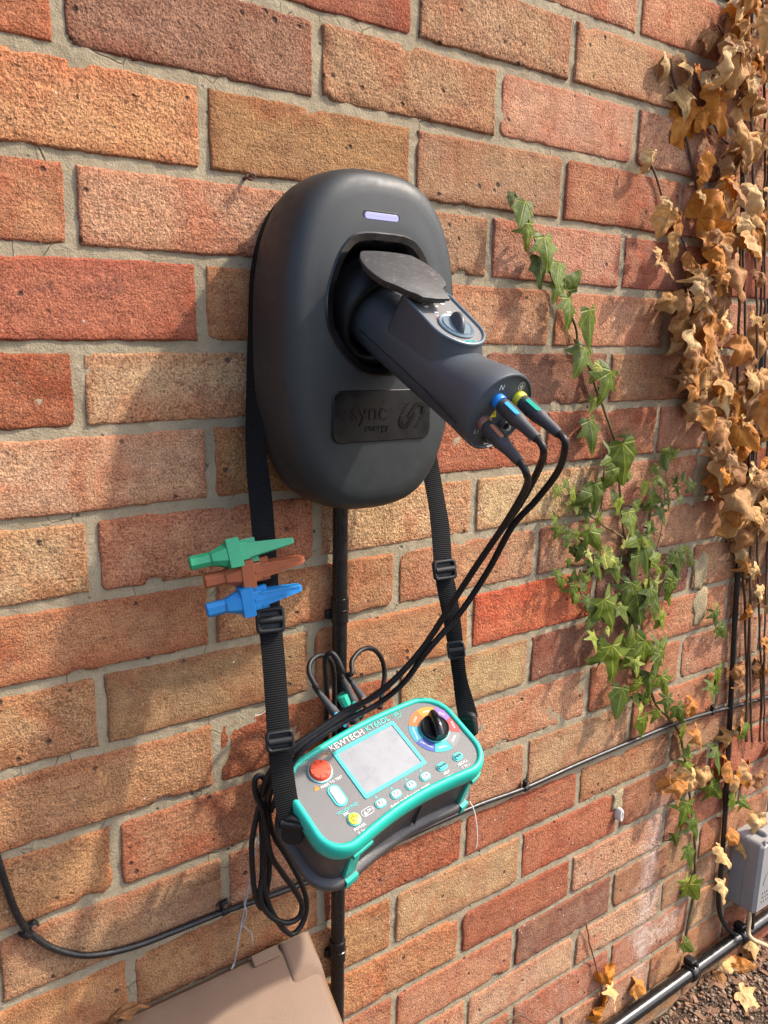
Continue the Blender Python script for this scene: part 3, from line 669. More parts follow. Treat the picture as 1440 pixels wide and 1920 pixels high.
m = MB(); rm = pod_ol(.0261, PZ0 + .001, PZ1 - .001); path = [PP(x, z, .0002) for x, z in rm]; m.tube(path + [path[0]], .0013, 8, False); m.build('panel_rim', MT['gunlight'], ad)
kc = PP(0, .0945, -.0006)
Mk = Matrix((Vector((1, 0, 0)), PZv, PY)).transposed()
m = MB(); m.cyl(kc, PY, [(0, .0165), (.0014, .0165), (.0022, .0156), (.0018, .0140), (.0012, .0132), (.0024, .0124), (.0024, .001)], 36); kb = m.build('knob_base', MT['gunlight'], ad)
m = MB()
Mkr = Mk @ Matrix.Rotation(math.radians(18), 3, 'Z')
rg = []
for i in range(15):
    t = -1 + 2 * i / 14; h = .0105 * math.sqrt(max(.02, 1 - (t * .98) ** 2)) + .0015; wd = .0030 * (1 - .25 * abs(t))
    rg.append([kc + Mkr @ Vector((wd * a, t * .0124, b * h)) for a, b in ((1.5, .15), (1, .55), (.75, .92), (.3, 1.0), (-.3, 1.0), (-.75, .92), (-1, .55), (-1.5, .15))])
m.loft(rg); m.build('knob_grip', MT['gun'], kb, ang=60)
def on_panel(x, z, h=-.0004): return Matrix.Translation(PP(x, z, h)) @ Mk.to_4x4() @ Matrix.Rotation(PI, 4, 'Z')
text('KEWEV', 0, 0, 0, .0046, MT['tealdark'], ad, M=on_panel(0, .1150))
for x, z in ((-.012, .066), (-.001, .066), (-.007, .0745), (.0075, .0745), (.009, .062)):
    m = MB(); c = PP(x, z, -.0004); m.box(c, (.0042, .0018, .0006), Mk); m.build('indicator', MT['white'], ad, False)
for x, z, t_ in ((-.012, .061, 'L1'), (0, .061, 'L2'), (-.007, .0792, 'STATUS'), (.0085, .0792, 'ERROR'), (.001, .0555, 'OUTPUT'), (.011, .0572, 'PE')):
    text(t_, 0, 0, 0, .0022, MT['white'], ad, M=on_panel(x, z))
for x, z, c_ in ((-.012, .0825, 'red'), (-.004, .0835, 'sky')):
    m = MB(); m.cyl(PP(x, z, -.0006), PY, [(0, .0011), (.0006, .0010), (.0008, .0002)], 12); m.build('indicator_dot', MT[c_], ad)
# end face
m = MB(); m.cyl((0, 0, .162), (0, 0, 1), [(0, .0328), (.0050, .0328), (.0056, .0322), (.0056, .001)], 48); m.build('end_plate', MT['matt'], ad)
ZE = .1678
FLIP = Matrix(((1, 0, 0, 0), (0, 1, 0, 0), (0, 0, 1, 0), (0, 0, 0, 1)))
def endpos(u, v):
    q = GM.inverted() @ at_plane(u, v, GS + GA * ZE, GA); return q.x, q.y
SK = {'blue': endpos(932, 750), 'yellow': endpos(971, 745), 'brown': endpos(905, 791)}
def socket(p_, mat, r=.0062):
    m = MB(); m.cyl((p_[0], p_[1], ZE - .001), (0, 0, 1), [(0, r), (.0048, r), (.0062, r - .0008), (.0062, r - .0022), (.0015, r - .0024), (.0012, .0005)], 28); return m.build('socket_ring', mat, ad)
socket(SK['blue'], MT['ringblue']); socket(SK['yellow'], MT['ringyellow']); socket(SK['brown'], MT['ringbrown'])
socket((.010, -.012), MT['grey'], .0052); socket((-.002, -.022), MT['grey'], .0052)
def on_end(u, v, r=0): x, y = endpos(u, v); return Matrix.Translation((x, y, ZE + .0001)) @ Matrix.Rotation(r, 4, 'Z')
text('N', 0, 0, 0, .0068, MT['white'], ad, M=on_end(941, 727))
text('L1', 0, 0, 0, .0058, MT['white'], ad, M=on_end(893, 809)); text('L2', 0, 0, 0, .0058, MT['white'], ad, M=on_end(912, 829)); text('L3', 0, 0, 0, .0058, MT['white'], ad, M=on_end(953, 803))
def earth(u, v):
    x, y = endpos(u, v); m = MB(); rr = .0034
    ps = [(x + rr * math.cos(2 * PI * k / 24), y + rr * math.sin(2 * PI * k / 24), ZE) for k in range(25)]; m.tube(ps, .00028, 5)
    m.box((x, y + .0014, ZE), (.0005, .0026, .0005)); m.box((x, y, ZE), (.004, .0005, .0005)); m.box((x, y - .0010, ZE), (.0026, .0005, .0005)); m.box((x, y - .0019, ZE), (.0013, .0005, .0005))
    m.build('earth_symbol', MT['white'], ad, False)
earth(978, 724)
def tri(parent, x, y, z, s, mat, dark, name='warning_mark', M=None):
    m = MB(); T = (lambda a, b, c: (x + a, y + b, z + c))
    m.prism([(-s * .5, -s * .4), (s * .5, -s * .4), (0, s * .5)], 0, .0003, 0, T); o = m.build(name, mat, parent, False)
    m = MB(); m.prism([(-s * .05, -s * .12), (s * .12, .06 * s), (0, .06 * s), (s * .05, s * .22), (-s * .1, 0), (.02 * s, 0)], .0003, .0005, 0, T); m.build('bolt_symbol', dark, o, False)
    return o
x, y = endpos(926, 776); tri(ad, x, y, ZE, .0075, MT['ringyellow'], MT['matt'])

# plugs and leads
def test_plug(name, label, colour, strip, start, cable_px, side):
    p0 = GM @ Vector((start[0], start[1], ZE)); a = (GA + GX * side[0] + GY * side[1]).normalized()
    t = root(name, label, 'test lead', mat=M3(p0, *(lambda z: (lambda x: (x, z.cross(x), z))((GX - z * GX.dot(z)).normalized()))(a)))
    m = MB(); m.cyl((0, 0, -.001), (0, 0, 1), [(0, .0038), (.012, .0038), (.0125, .003)], 20); m.build('plug_collar', colour, t)
    m = MB(); pr_ = [(.006, .0044), (.0065, .0058), (.010, .0063), (.027, .0063), (.031, .0056)]
    for k in range(7): z_ = .014 + .0028 * k; pr_ += []
    m.cyl((0, 0, 0), (0, 0, 1), pr_ + [(.035, .0049), (.044, .0045), (.050, .0038), (.0505, .0028)], 20)
    for k in range(6): m.cyl((0, 0, .0115 + .0027 * k), (0, 0, 1), [(-.0008, .0056), (-.0005, .0067), (.0005, .0067), (.0008, .0056)], 20)
    pb = m.build('plug_grip', MT['grey'], t, ang=50)
    sv = (t.matrix_world.to_3x3().inverted() @ (CP - p0)); sv.z = 0; sv.normalize(); sv = (sv * .8 + Vector((.2, .5, 0))).normalized()
    tt = Vector((0, 0, 1)).cross(sv); Ms = Matrix((tt, Vector((0, 0, 1)), sv)).transposed()
    m = MB(); m.box(sv * .0062 + Vector((0, 0, .0185)), (.0036, .016, .0018), Ms, .0007); m.build('colour_strip', strip, pb)
    end = t.matrix_world @ Vector((0, 0, .0495)); e2 = t.matrix_world @ Vector((0, 0, .058))
    pts = [end, e2 - Vector((0, 0, .003))] + [at(u, v, yy) for u, v, yy in cable_px]
    inv = t.matrix_world.inverted()
    m = MB(); m.tube([inv @ q for q in spline(pts, 8)], .0029, 10); m.build('cable', MT['rubber'], t, ang=180)
    return t
test_plug('test_lead', 'black test lead with brown-striped plug in the slate adaptor', MT['brownins'], MT['brownins'], SK['brown'],
          [(986, 915, -.268), (945, 985, -.235), (897, 1055, -.205), (845, 1135, -.178), (785, 1225, -.155), (715, 1297, -.132), (650, 1333, -.108), (585, 1376, -.100), (530, 1415, -.094), (502, 1455, -.085), (490, 1490, -.075)], (-.05, -.10))
test_plug('test_lead', 'black test lead with blue-collared plug in the slate adaptor', MT['sky'], MT['sky'], SK['blue'],
          [(1012, 875, -.272), (975, 945, -.24), (925, 1015, -.21), (868, 1100, -.182), (800, 1205, -.158), (742, 1271, -.136), (690, 1312, -.116), (610, 1366, -.104), (545, 1414, -.098), (515, 1462, -.090), (500, 1500, -.075)], (-.03, -.08))
test_plug('test_lead', 'black test lead with yellow-collared green plug in the slate adaptor', MT['mint'], MT['mint'], SK['yellow'],
          [(1047, 882, -.27), (1005, 938, -.245), (960, 988, -.225), (915, 1070, -.20), (862, 1150, -.178), (800, 1222, -.160), (757, 1280, -.138), (705, 1322, -.118), (640, 1356, -.108), (562, 1412, -.100), (528, 1475, -.088), (508, 1520, -.072)], (-.02, -.06))

# ------------------------------------------------------------------ multifunction tester
TO = Vector((.29849, -.11794, -.68502 + ZO))
def rotm(a, b, c):
    return Matrix.Rotation(a, 3, 'Z') @ Matrix.Rotation(b, 3, 'X') @ Matrix.Rotation(c, 3, 'Y')
TR = rotm(.12966593, .46975131, -.18024797)
TM = Matrix.Translation(TO) @ TR.to_4x4()
te = root('electrical_tester', 'grey and teal handheld electrical tester hanging by its strap', 'tester', mat=TM)
def face_ol(d=0.0, k=10):       # outline of the tester seen on its face, offset outwards by d
    pts = []; x0, x1, yf, yn = -.171, .0325, .0405, -.0645
    r = .033
    base = rrect(x1 - x0, yf - yn, r, k, (x0 + x1) / 2, (yf + yn) / 2)
    # subdivide long edges
    P = []
    for i in range(len(base)):
        a = Vector(base[i]); b = Vector(base[(i + 1) % len(base)]); L = (b - a).length; n_ = max(1, int(L / .009))
        for j in range(n_): P.append(a + (b - a) * (j / n_))
    cx_ = (x0 + x1) / 2; out = []
    for q in P:
        u_ = (q.x - cx_) / ((x1 - x0) / 2); bump = max(0, math.cos(u_ * PI / 2)) ** 1.3
        y = q.y + (.0062 * bump if q.y > 0 else (.0105 * bump if q.y < -.03 else 0))
        out.append((q.x, y))
    return inset(out, -d) if d else out
def tring(d, z): return [(x, y, z) for x, y in face_ol(d)]
m = MB(); m.loft([tring(-.0078, -.0012), tring(-.0074, .0010), tring(-.0064, .0022), tring(-.0044, .0028), tring(-.0022, .0020), tring(-.0003, -.0015), tring(.0006, -.0065), tring(.0003, -.0125), tring(-.0012, -.0175), tring(-.0040, -.0185)], False, False)
m.build('rim', MT['teal'], te, ang=60)
m = MB(); m.loft([tring(-.012, -.020), tring(-.0070, 0.0)]); m.build('face_panel', MT['panel'], te)
m = MB(); m.loft([tring(-.0018, -.0165), tring(-.0010, -.0185), tring(-.0012, -.0205), tring(-.0040, -.0225), tring(-.0050, -.045), tring(-.0062, -.068), tring(-.020, -.071)]); m.build('case', MT['body'], te, ang=50)
m = MB(); m.loft([tring(-.007, -.0635), tring(.0000, -.0650), tring(.0022, -.0675), tring(.0022, -.0730), tring(-.0005, -.0765), tring(-.012, -.0790), tring(-.04, -.0795)]); m.build('base_bumper', MT['body'], te, ang=50)
def strip_along(i0, i1, z0, z1, d, mat, name):
    ol_o = face_ol(d); ol_i = face_ol(d - .004); n_ = len(ol_o); idx = [(i0 + j) % n_ for j in range(i1 - i0 + 1)]
    sect = []
    m = MB(); rr = []
    for z, dd in ((z0, 0), (z0 - .002, .0006), (z1 + .002, .0006), (z1, 0)):
        oo = face_ol(d + dd); rr.append([(oo[i][0], oo[i][1], z) for i in idx] + [(ol_i[i][0], ol_i[i][1], z) for i in reversed(idx)])
    m.loft(rr); return m.build(name, mat, te, ang=50)
_fo = face_ol(); nF = len(_fo)
def near_idx(x, y): return min(range(nF), key=lambda i: (_fo[i][0] - x) ** 2 + (_fo[i][1] - y) ** 2)
for x, y in ((-.140, -.0640), (.008, -.0640)):
    i = near_idx(x, y)
    strip_along(i - 1, i + 1, -.017, -.0655, -.0028, MT['teal'], 'corner_strip'); strip_along(i - 1, i + 1, -.064, -.0775, .0028, MT['teal'], 'base_strip'); strip_along(i - 1, i + 2, -.0155, -.0215, .0012, MT['teal'], 'corner_lug')
for x in (-.155, .018):
    i = near_idx(x, .038); strip_along(i - 1, i + 1, -.017, -.0655, -.0028, MT['teal'], 'corner_strip')
def tplate(ol, z0, z1, mat, name, parent=None, bev=.0003):
    m = MB(); m.prism(ol, z0, z1, bev); return m.build(name, mat, parent or te)
sx0, sx1, sy0, sy1 = -.1090, -.0325, -.0275, .0302
def frame(ol_o, ol_i, z, mat, name, parent=None):
    m = MB(); m.loft([[(x, y, -.001) for x, y in ol_o], [(x, y, z - .0003) for x, y in ol_o], [(x, y, z) for x, y in inset(ol_o, .0003)], [(x, y, z) for x, y in inset(ol_i, -.0003)], [(x, y, .0001) for x, y in ol_i]], False, False); return m.build(name, mat, parent or te)
scx, scy = (sx0 + sx1) / 2, (sy0 + sy1) / 2
fr = frame(rrect(sx1 - sx0, sy1 - sy0, .002, 3, scx, scy), rrect(sx1 - sx0 - .0085, sy1 - sy0 - .0085, .001, 3, scx, scy), .0011, MT['tealdark'], 'screen_frame')
tplate(rrect(sx1 - sx0 - .0083, sy1 - sy0 - .0083, .001, 3, scx, scy), -.001, .00035, MT['screen'], 'screen', None, 0)
# dial ring
def sector(a0, a1, r0, r1, z0, z1, mat, name):
    n_ = 10; A = [math.radians(a0 + (a1 - a0) * i / n_) for i in range(n_ + 1)]
    ol = [(r1 * math.cos(a), r1 * math.sin(a)) for a in A] + [(r0 * math.cos(a), r0 * math.sin(a)) for a in reversed(A)]
    m = MB(); m.prism(ol, z0, z1, 0); return m.build(name, mat, te, False)
segs = [('s_yel', 'LOOP', 74), ('s_pur', 'RCD', 29), ('s_red', 'VOLTS', -16), ('s_gry', 'PHASE', -61), ('s_teal', 'EARTH', -106), ('s_blu', 'CONTINUITY', -151), ('s_cya', 'INSULATION', -196), ('s_org', 'LOOP', -241)]
for c_, t_, a in segs:
    o = sector(a - 22.1, a + 22.1, .0160, .0273, -.0005, .00035, MT[c_], 'dial_segment')
    r_ = .0220; x, y = r_ * math.cos(math.radians(a)), r_ * math.sin(math.radians(a))
    rot_ = math.radians(a - 90) if math.sin(math.radians(a)) > -.1 else math.radians(a + 90)
    text(t_, x, y, .0004, .0030 if len(t_) < 8 else .0025, MT['white'], o, rot_, .0001)
m = MB(); m.cyl((0, 0, 0), (0, 0, 1), [(0, .0160), (.0008, .0160), (.0010, .0156), (.001, .001)], 48); m.build('dial_ring', MT['tealdark'], te)
m = MB(); m.cyl((0, 0, 0), (0, 0, 1), [(.0, .0152), (.0048, .0150), (.0060, .0138), (.0052, .0128), (.0045, .0110), (.0045, .0005)], 48); kn = m.build('dial_knob', MT['matt'], te)
m = MB(); Mb = Matrix.Rotation(math.radians(69), 3, 'Z'); rg = []
for i in range(15):
    t = -1 + 2 * i / 14; h = .0135 - .0045 * t * t; wd = .0042 * (1 - .35 * max(0, t) ** 2)
    rg.append([Mb @ Vector((t * .0150, wd * a, .004 + (b * h - .0))) for a, b in ((1.25, 0), (1, .6), (.8, .92), (.35, 1), (-.35, 1), (-.8, .92), (-1, .6), (-1.25, 0))])
m.loft(rg); gr = m.build('dial_grip', MT['shellblack'], kn, ang=60)
# keys
def key(x, y, wd, ht, mat, name, txt=None, tm=None, border=.0013, vertical=False):
    b = tplate(rrect(wd + 2 * border, ht + 2 * border, min(wd, ht) / 2 + border, 8, x, y), -.001, .0009, MT['tealdark'], name + '_surround')
    o = tplate(rrect(wd, ht, min(wd, ht) / 2, 8, x, y), 0, .0021, mat, name, None, .0006)
    if txt: text(txt, x, y, .0024, .0054 if len(txt) < 3 else .0036, tm or MT['matt'], o, depth=.0001)
    return o
for i, x in enumerate((-.0988, -.0804, -.0620, -.0436)):
    key(x, -.0379, .0095, .0062, MT['offwhite'], 'function_key', 'F%d' % (i + 1))
    m = MB(); m.prism([(x - .0014, -.0315), (x + .0014, -.0315), (x, -.0290)], -.001, .0003); m.build('arrow_mark', MT['tealdark'], te, False)
key(-.0219, -.0380, .0100, .0060, MT['tealdark'], 'enter_key', 'ENTER'); key(-.0001, -.0377, .0095, .0060, MT['tealdark'], 'memory_key', 'MEM')
for x, a_, b_ in ((-.0219, 'HELP', '(1 Sec.)'), (-.0001, 'RECALL', '(1 Sec.)')):
    text(a_, x, -.0455, .0003, .0036, MT['white'], te); text(b_, x, -.0497, .0003, .0034, MT['white'], te)
o = tplate(circle(.0125, 40, -.1299, .0191), -.001, .0010, MT['tealdark'], 'test_button_surround')
o = tplate(circle(.0118, 40, -.1299, .0191), -.001, .0013, MT['white'], 'test_button_ring')
m = MB(); m.cyl((-.1299, .0191, 0), (0, 0, 1), [(0, .0110), (.0040, .0108), (.0052, .0098), (.0055, .0070), (.0056, .0008)], 40); tb = m.build('test_button', MT['red'], te)
m = MB()
for i in range(8): a = 2 * PI * i / 8 + .2; m.box((-.1299 + .0078 * math.cos(a), .0191 + .0078 * math.sin(a), .0055), (.0032, .0008, .0006), Matrix.Rotation(a, 3, 'Z'))
m.build('button_notches', MT['rust'], tb, False)
text('PRESS TO TEST', -.1265, .0040, .0003, .0037, MT['white'], te); text('LOCK', -.1155, .0322, .0003, .0036, MT['s_yel'], te)
text('TOUCH PAD', -.1290, -.0262, .0003, .0040, MT['tealtext'], te)
key(-.1298, -.0102, .0088, .0195, MT['white'], 'touch_pad', None, None, .0022)
m = MB(); m.cyl((-.1298, -.0379, 0), (0, 0, 1), [(0, .0066), (.001, .0066), (.0012, .0062), (.0012, .001)], 32); m.build('power_surround', MT['tealdark'], te)
m = MB(); m.cyl((-.1298, -.0379, 0), (0, 0, 1), [(0, .0056), (.0020, .0056), (.0025, .0050), (.0026, .0006)], 32); pk = m.build('power_key', MT['yellow'], te)
m = MB(); m.tube([(-.1298 + .0026 * math.cos(math.radians(a)), -.0379 + .0026 * math.sin(math.radians(a)), .0026) for a in range(125, 416, 15)], .00035, 5); m.box((-.1298, -.0362, .0027), (.0007, .0032, .0004)); m.build('power_symbol', MT['matt'], pk, False)
text('ESC', -.1328, -.0296, .0003, .0036, MT['white'], te); text('POWER', -.1295, -.0468, .0003, .0037, MT['white'], te); text('(1 Sec.)', -.1295, -.0510, .0003, .0034, MT['white'], te)
frame(rrect(.0135, .0068, .0034, 8, -.1140, -.0379), rrect(.0128, .0061, .003, 8, -.1140, -.0379), .0003, MT['white'], 'warning_outline')
m = MB(); m.prism([(-.1188, -.0400), (-.1148, -.0400), (-.1168, -.0363)], -.001, .0003); m.build('warning_triangle', MT['white'], te, False)
text('DRV', -.1112, -.0379, .0003, .0034, MT['white'], te)
tri(te, -.1425, .0065, .0, .0062, MT['s_yel'], MT['matt'], 'warning_triangle')
text('KEWTECH', -.1085, .0345, .0006, .0088, MT['white'], te, 0, .0001, -.004, 'LEFT', spacing=1.0); text('KT66DL', -.0640, .0345, .0006, .0085, MT['tealtext'], te, 0, .0001, -.006, 'LEFT')
text('digital multifunction tester', -.0690, -.0462, .0003, .0046, MT['white'], te, 0, .0001, -.004)
frame(circle(.0058, 32, -.0245, .0352), circle(.0050, 32, -.0245, .0352), .0004, MT['tealdark'], 'round_mark')
m = MB(); m.box((-.0245, .0340, .0001), (.0060, .0008, .0005)); m.box((-.0258, .0352, .0001), (.0008, .0062, .0005), Matrix.Rotation(-.3, 3, 'Z')); m.box((-.0232, .0352, .0001), (.0008, .0062, .0005), Matrix.Rotation(.3, 3, 'Z')); m.build('round_symbol', MT['tealdark'], te, False)
# ribs on the waist of the case
m = MB().box((-.052, -.0505, -.043), (.0012, .004, .036)); m.build('case_rib', MT['body'], te, False)

# plugs standing in the back of the tester with their loops
def back_lead(label, plug_px, tip_px, strip, loop, y, rad=.0050):
    a = at(*plug_px, y[0]); b = at(*tip_px, y[1]); ax = (b - a).normalized()
    t = root('test_lead', label, 'test lead', a); m = MB(); L = (b - a).length
    m.cyl((0, 0, 0), ax, [(-.012, .0024), (0, .0034), (.006, .0036), (.014, .0042), (.016, rad), (L, rad), (L + .001, rad - .001)], 18); pb = m.build('plug_grip', MT['grey'], t, ang=50)
    sv = (CP - a); sv = (sv - ax * sv.dot(ax)).normalized(); tt = ax.cross(sv); Ms = Matrix((tt, ax, sv)).transposed()
    m = MB(); m.box(ax * (L * .68) + sv * (rad - .0003), (.0034, L * .5, .0018), Ms, .0006); m.build('colour_strip', strip, pb)
    pts = [a - ax * .010, a - ax * .018] + [at(u, v, yy) for u, v, yy in loop]
    m = MB(); m.tube([q - a for q in spline(pts, 8)], .0027, 10); m.build('cable', MT['rubber'], t, ang=180); return t
back_lead('looped black test lead with blue-striped plug behind the tester', (607, 1310), (648, 1362), MT['sky'], [(594, 1290, -.066), (580, 1262, -.058), (583, 1240, -.05), (600, 1229, -.045), (618, 1236, -.04), (626, 1262, -.036), (627, 1310, -.036), (626, 1380, -.04), (624, 1420, -.05)], (-.060, -.064))
back_lead('looped black test lead with green-striped plug behind the tester', (649, 1286), (675, 1345), MT['mint'], [(642, 1258, -.065), (632, 1235, -.06), (620, 1224, -.055), (610, 1236, -.05), (611, 1270, -.045), (613, 1310, -.042), (611, 1360, -.04), (610, 1410, -.045)], (-.060, -.064))
back_lead('looped black test lead with orange-striped plug behind the tester', (667, 1290), (690, 1325), MT['brownins'], [(660, 1262, -.06), (660, 1240, -.05), (676, 1220, -.042), (697, 1216, -.038), (714, 1232, -.036), (721, 1260, -.036), (718, 1290, -.04), (712, 1330, -.05)], (-.058, -.062))
gp = at(641, 1302, -.058); gt = root('spare_plug', 'dark plug with plain green cap beside the conduit behind tester', 'plug', gp); ax = (at(664, 1350, -.064) - gp).normalized()
m = MB(); m.cyl((0, 0, 0), ax, [(0, .0052), (.0006, .0064), (.012, .0062), (.0122, .004)], 10); m.build('cap', MT['mint'], gt, ang=30)
m = MB(); m.cyl((0, 0, 0), ax, [(.0118, .0058), (.034, .0058), (.035, .004)], 20); m.build('grip', MT['grey'], gt, ang=50)

# hanging bundle of spare lead at the left end of the tester
def cz(pts, y0, y1):
    N_ = len(pts); return [at(460 + a / 6, 1440 + b / 6, y0 + (y1 - y0) * i / (N_ - 1)) for i, (a, b) in enumerate(pts)]
bun = [
    cz([(350, 40), (270, 170), (215, 380), (205, 600), (235, 850), (205, 1100), (215, 1350), (290, 1600), (420, 1800), (530, 1868), (640, 1750), (690, 1550), (650, 1350), (540, 1120), (420, 920), (335, 790), (275, 600), (265, 350), (340, 130)], -.072, -.052),
    cz([(330, 20), (245, 120), (215, 290), (150, 450), (95, 700), (70, 900), (85, 1200), (110, 1400), (165, 1560), (212, 1540), (240, 1380), (268, 1180), (262, 900), (235, 650), (230, 400), (290, 200)], -.066, -.058),
    cz([(250, 200), (215, 120), (150, 88), (106, 150), (120, 300), (190, 460), (240, 700), (290, 980), (400, 1160), (540, 1350), (632, 1520), (610, 1670), (480, 1740), (330, 1700), (220, 1590), (165, 1440), (190, 1200), (190, 900), (178, 500), (172, 250), (205, 200)], -.080, -.060)]
hb = root('coiled_lead', 'bundle of spare black lead hanging in loops at tester end', 'cable', bun[0][9])
for b in bun:
    m = MB(); m.tube([q - bun[0][9] for q in spline(b, 8)], .0029, 10); m.build('loop', MT['rubber'], hb, ang=180)

# ------------------------------------------------------------------ carrying strap
def ribbon(name, pts, mat, parent, th=.0011):
    """pts: (centre, width, direction of the width) from one end of the strap to the other"""
    C = spline([q[0] for q in pts], 8); Wd = spline([Vector((q[1], 0, 0)) for q in pts], 8); Dr = spline([q[2] for q in pts], 8)
    L = parent.matrix_world.inverted(); V = []; F = []; UV = []; s = 0.; N_ = len(C)
    for i, c in enumerate(C):
        t = (C[min(i + 1, N_ - 1)] - C[max(i - 1, 0)]).normalized(); d = Dr[i]; d = (d - t * d.dot(t)).normalized(); e = t.cross(d)
        if i: s += (c - C[i - 1]).length
        hw = Wd[i].x / 2
        for sx, st, uu in ((-1, -.4, 0), (-.93, -1, .02), (.93, -1, .98), (1, -.4, 1), (1, .4, 1), (.93, 1, .98), (-.93, 1, .02), (-1, .4, 0)):
            V.append(L @ (c + d * (hw * sx) + e * (th / 2 * st))); UV.append((uu * Wd[i].x, s))
    for i in range(N_ - 1):
        for k in range(8): j = (k + 1) % 8; F.append((i * 8 + k, i * 8 + j, (i + 1) * 8 + j, (i + 1) * 8 + k))
    F.append(tuple(range(7, -1, -1))); F.append(tuple((N_ - 1) * 8 + k for k in range(8)))
    m = MB(); m.add(V, F); me = m.mesh(name, True, 40); me.materials.append(mat)
    uvl = me.uv_layers.new(name='strap')
    for lp in me.loops: uvl.data[lp.index].uv = UV[lp.vertex_index]
    o = bpy.data.objects.new(name, me); COL.objects.link(o); o.parent = parent; return o
def hang(u, v, right=False):    # the strap hangs straight from the charger's back edge down to the tester's lugs
    y = -.05; y1, z1 = (-.1195, -.690 + ZO) if right else (-.1265, -.735 + ZO)
    for _ in range(12): y = -.011 + (y1 + .011) * clamp((CHZ - at(u, v, y).z) / (CHZ - z1), 0, 1.02)
    return y
def sdir(a): return Vector((math.cos(math.radians(a)), -math.sin(math.radians(a)), 0))
st = root('carrying_strap', 'black webbing strap looped behind the charger, holding the tester', 'strap', at(505, 1160, -.06))
bpy.context.view_layer.update()
lft = [(545, 1548, .0215, 20), (532, 1470, .0215, 16), (523, 1380, .0215, 14), (514, 1250, .0215, 12), (505, 1150, .0215, 12), (498, 1050, .0215, 10), (490, 950, .0215, 18), (480, 850, .0200, 46), (475, 740, .0185, 70)]
rgt = [(812, 905, .0200, 14), (825, 985, .0215, 14), (832, 1070, .0215, 14), (844, 1140, .0195, 35), (855, 1215, .0165, 45), (862, 1270, .0155, 50), (872, 1320, .0195, 35), (879, 1350, .0215, 25)]
arc = [(Vector((CHX + (HA - .0085) * math.copysign(abs(math.cos(t)) ** (2 / 2.75), math.cos(t)), -.0112, CHZ + (HB - .0085) * math.copysign(abs(math.sin(t)) ** (2 / 2.75), math.sin(t)))), .0180, sdir(90)) for t in [math.radians(a) for a in (178, 160, 140, 120, 100, 80, 60, 40, 20, 2)]]
ribbon('webbing', [(at(u, v, hang(u, v)), w_, sdir(a)) for u, v, w_, a in lft] + arc + [(at(u, v, hang(u, v, True)), w_, sdir(a)) for u, v, w_, a in rgt], MT['web'], st)
def buckle(u, v, y, wd, ht, up_px, yaw, name='buckle'):
    c = at(u, v, y); t = (at(*up_px[0]) - at(*up_px[1])).normalized(); X = Vector((math.cos(yaw), -math.sin(yaw), 0)); X = (X - t * X.dot(t)).normalized(); Z = X.cross(t)
    Mq = Matrix((X, t, Z)).transposed(); loc = c - st.location; m = MB()
    T = lambda x, y_, z: tuple(loc + Mq @ Vector((x, y_, z)))
    o_ = rrect(wd, ht, .004, 4); i_ = rrect(wd * .74, ht * .66, .002, 4)
    rings_ = [[T(x, y_, z) for x, y_ in ol] for ol, z in ((o_, .000), (o_, .004), (inset(o_, .001), .005), (inset(i_, -.001), .005), (i_, .004), (i_, 0.))]
    m.loft(rings_, False, False); n_ = len(o_)
    b = m.build(name, MT['matt'], st, ang=50)
    m = MB(); m.tube([T(-wd * .40, 0, .0030), T(wd * .40, 0, .0030)], .0036, 10); m.build('buckle_bar', MT['matt'], b)
    m = MB(); m.box(loc + Mq @ Vector((0, 0, .0004)), (wd * .76, ht * .7, .0012), Mq); m.build('buckle_web', MT['matt'], b, False)
def hb_(u, v, r, wd, ht, a, b, yaw): buckle(u, v, hang(u, v, r) - .003, wd, ht, ((*a, hang(*a, r)), (*b, hang(*b, r))), yaw)
hb_(506, 1162, False, .0268, .0235, (500, 1060), (514, 1250), .25)
hb_(524, 1388, False, .0262, .0190, (514, 1250), (532, 1470), .3)
hb_(832, 1068, True, .0262, .0215, (825, 985), (844, 1140), .25)
hb_(855, 1218, True, .0190, .0190, (844, 1140), (862, 1270), .7)
def lug(u, v, y, wd, ht, up, yaw):
    c = at(u, v, y) - st.location; t = Vector(up).normalized(); X = Vector((math.cos(yaw), -math.sin(yaw), 0)); X = (X - t * X.dot(t)).normalized(); Z = X.cross(t); Mq = Matrix((X, t, Z)).transposed()
    ol = rrect(wd, ht, wd * .46, 8); m = MB(); m.prism(ol, -.0035, .0035, .0012, T=lambda a, b, e: tuple(c + Mq @ Vector((a, b, e)))); b = m.build('end_lug', MT['matt'], st)
    m = MB(); m.tube([c + Mq @ Vector((-wd * .5, ht * .25, .003)), c + Mq @ Vector((wd * .5, ht * .25, .003))], .003, 10); m.build('lug_bar', MT['matt'], b)
lug(549, 1556, -.1265, .0215, .030, (0.02, -.10, 1), .75)
lug(879, 1358, -.1190, .018, .028, (-.02, .25, 1), 1.2)

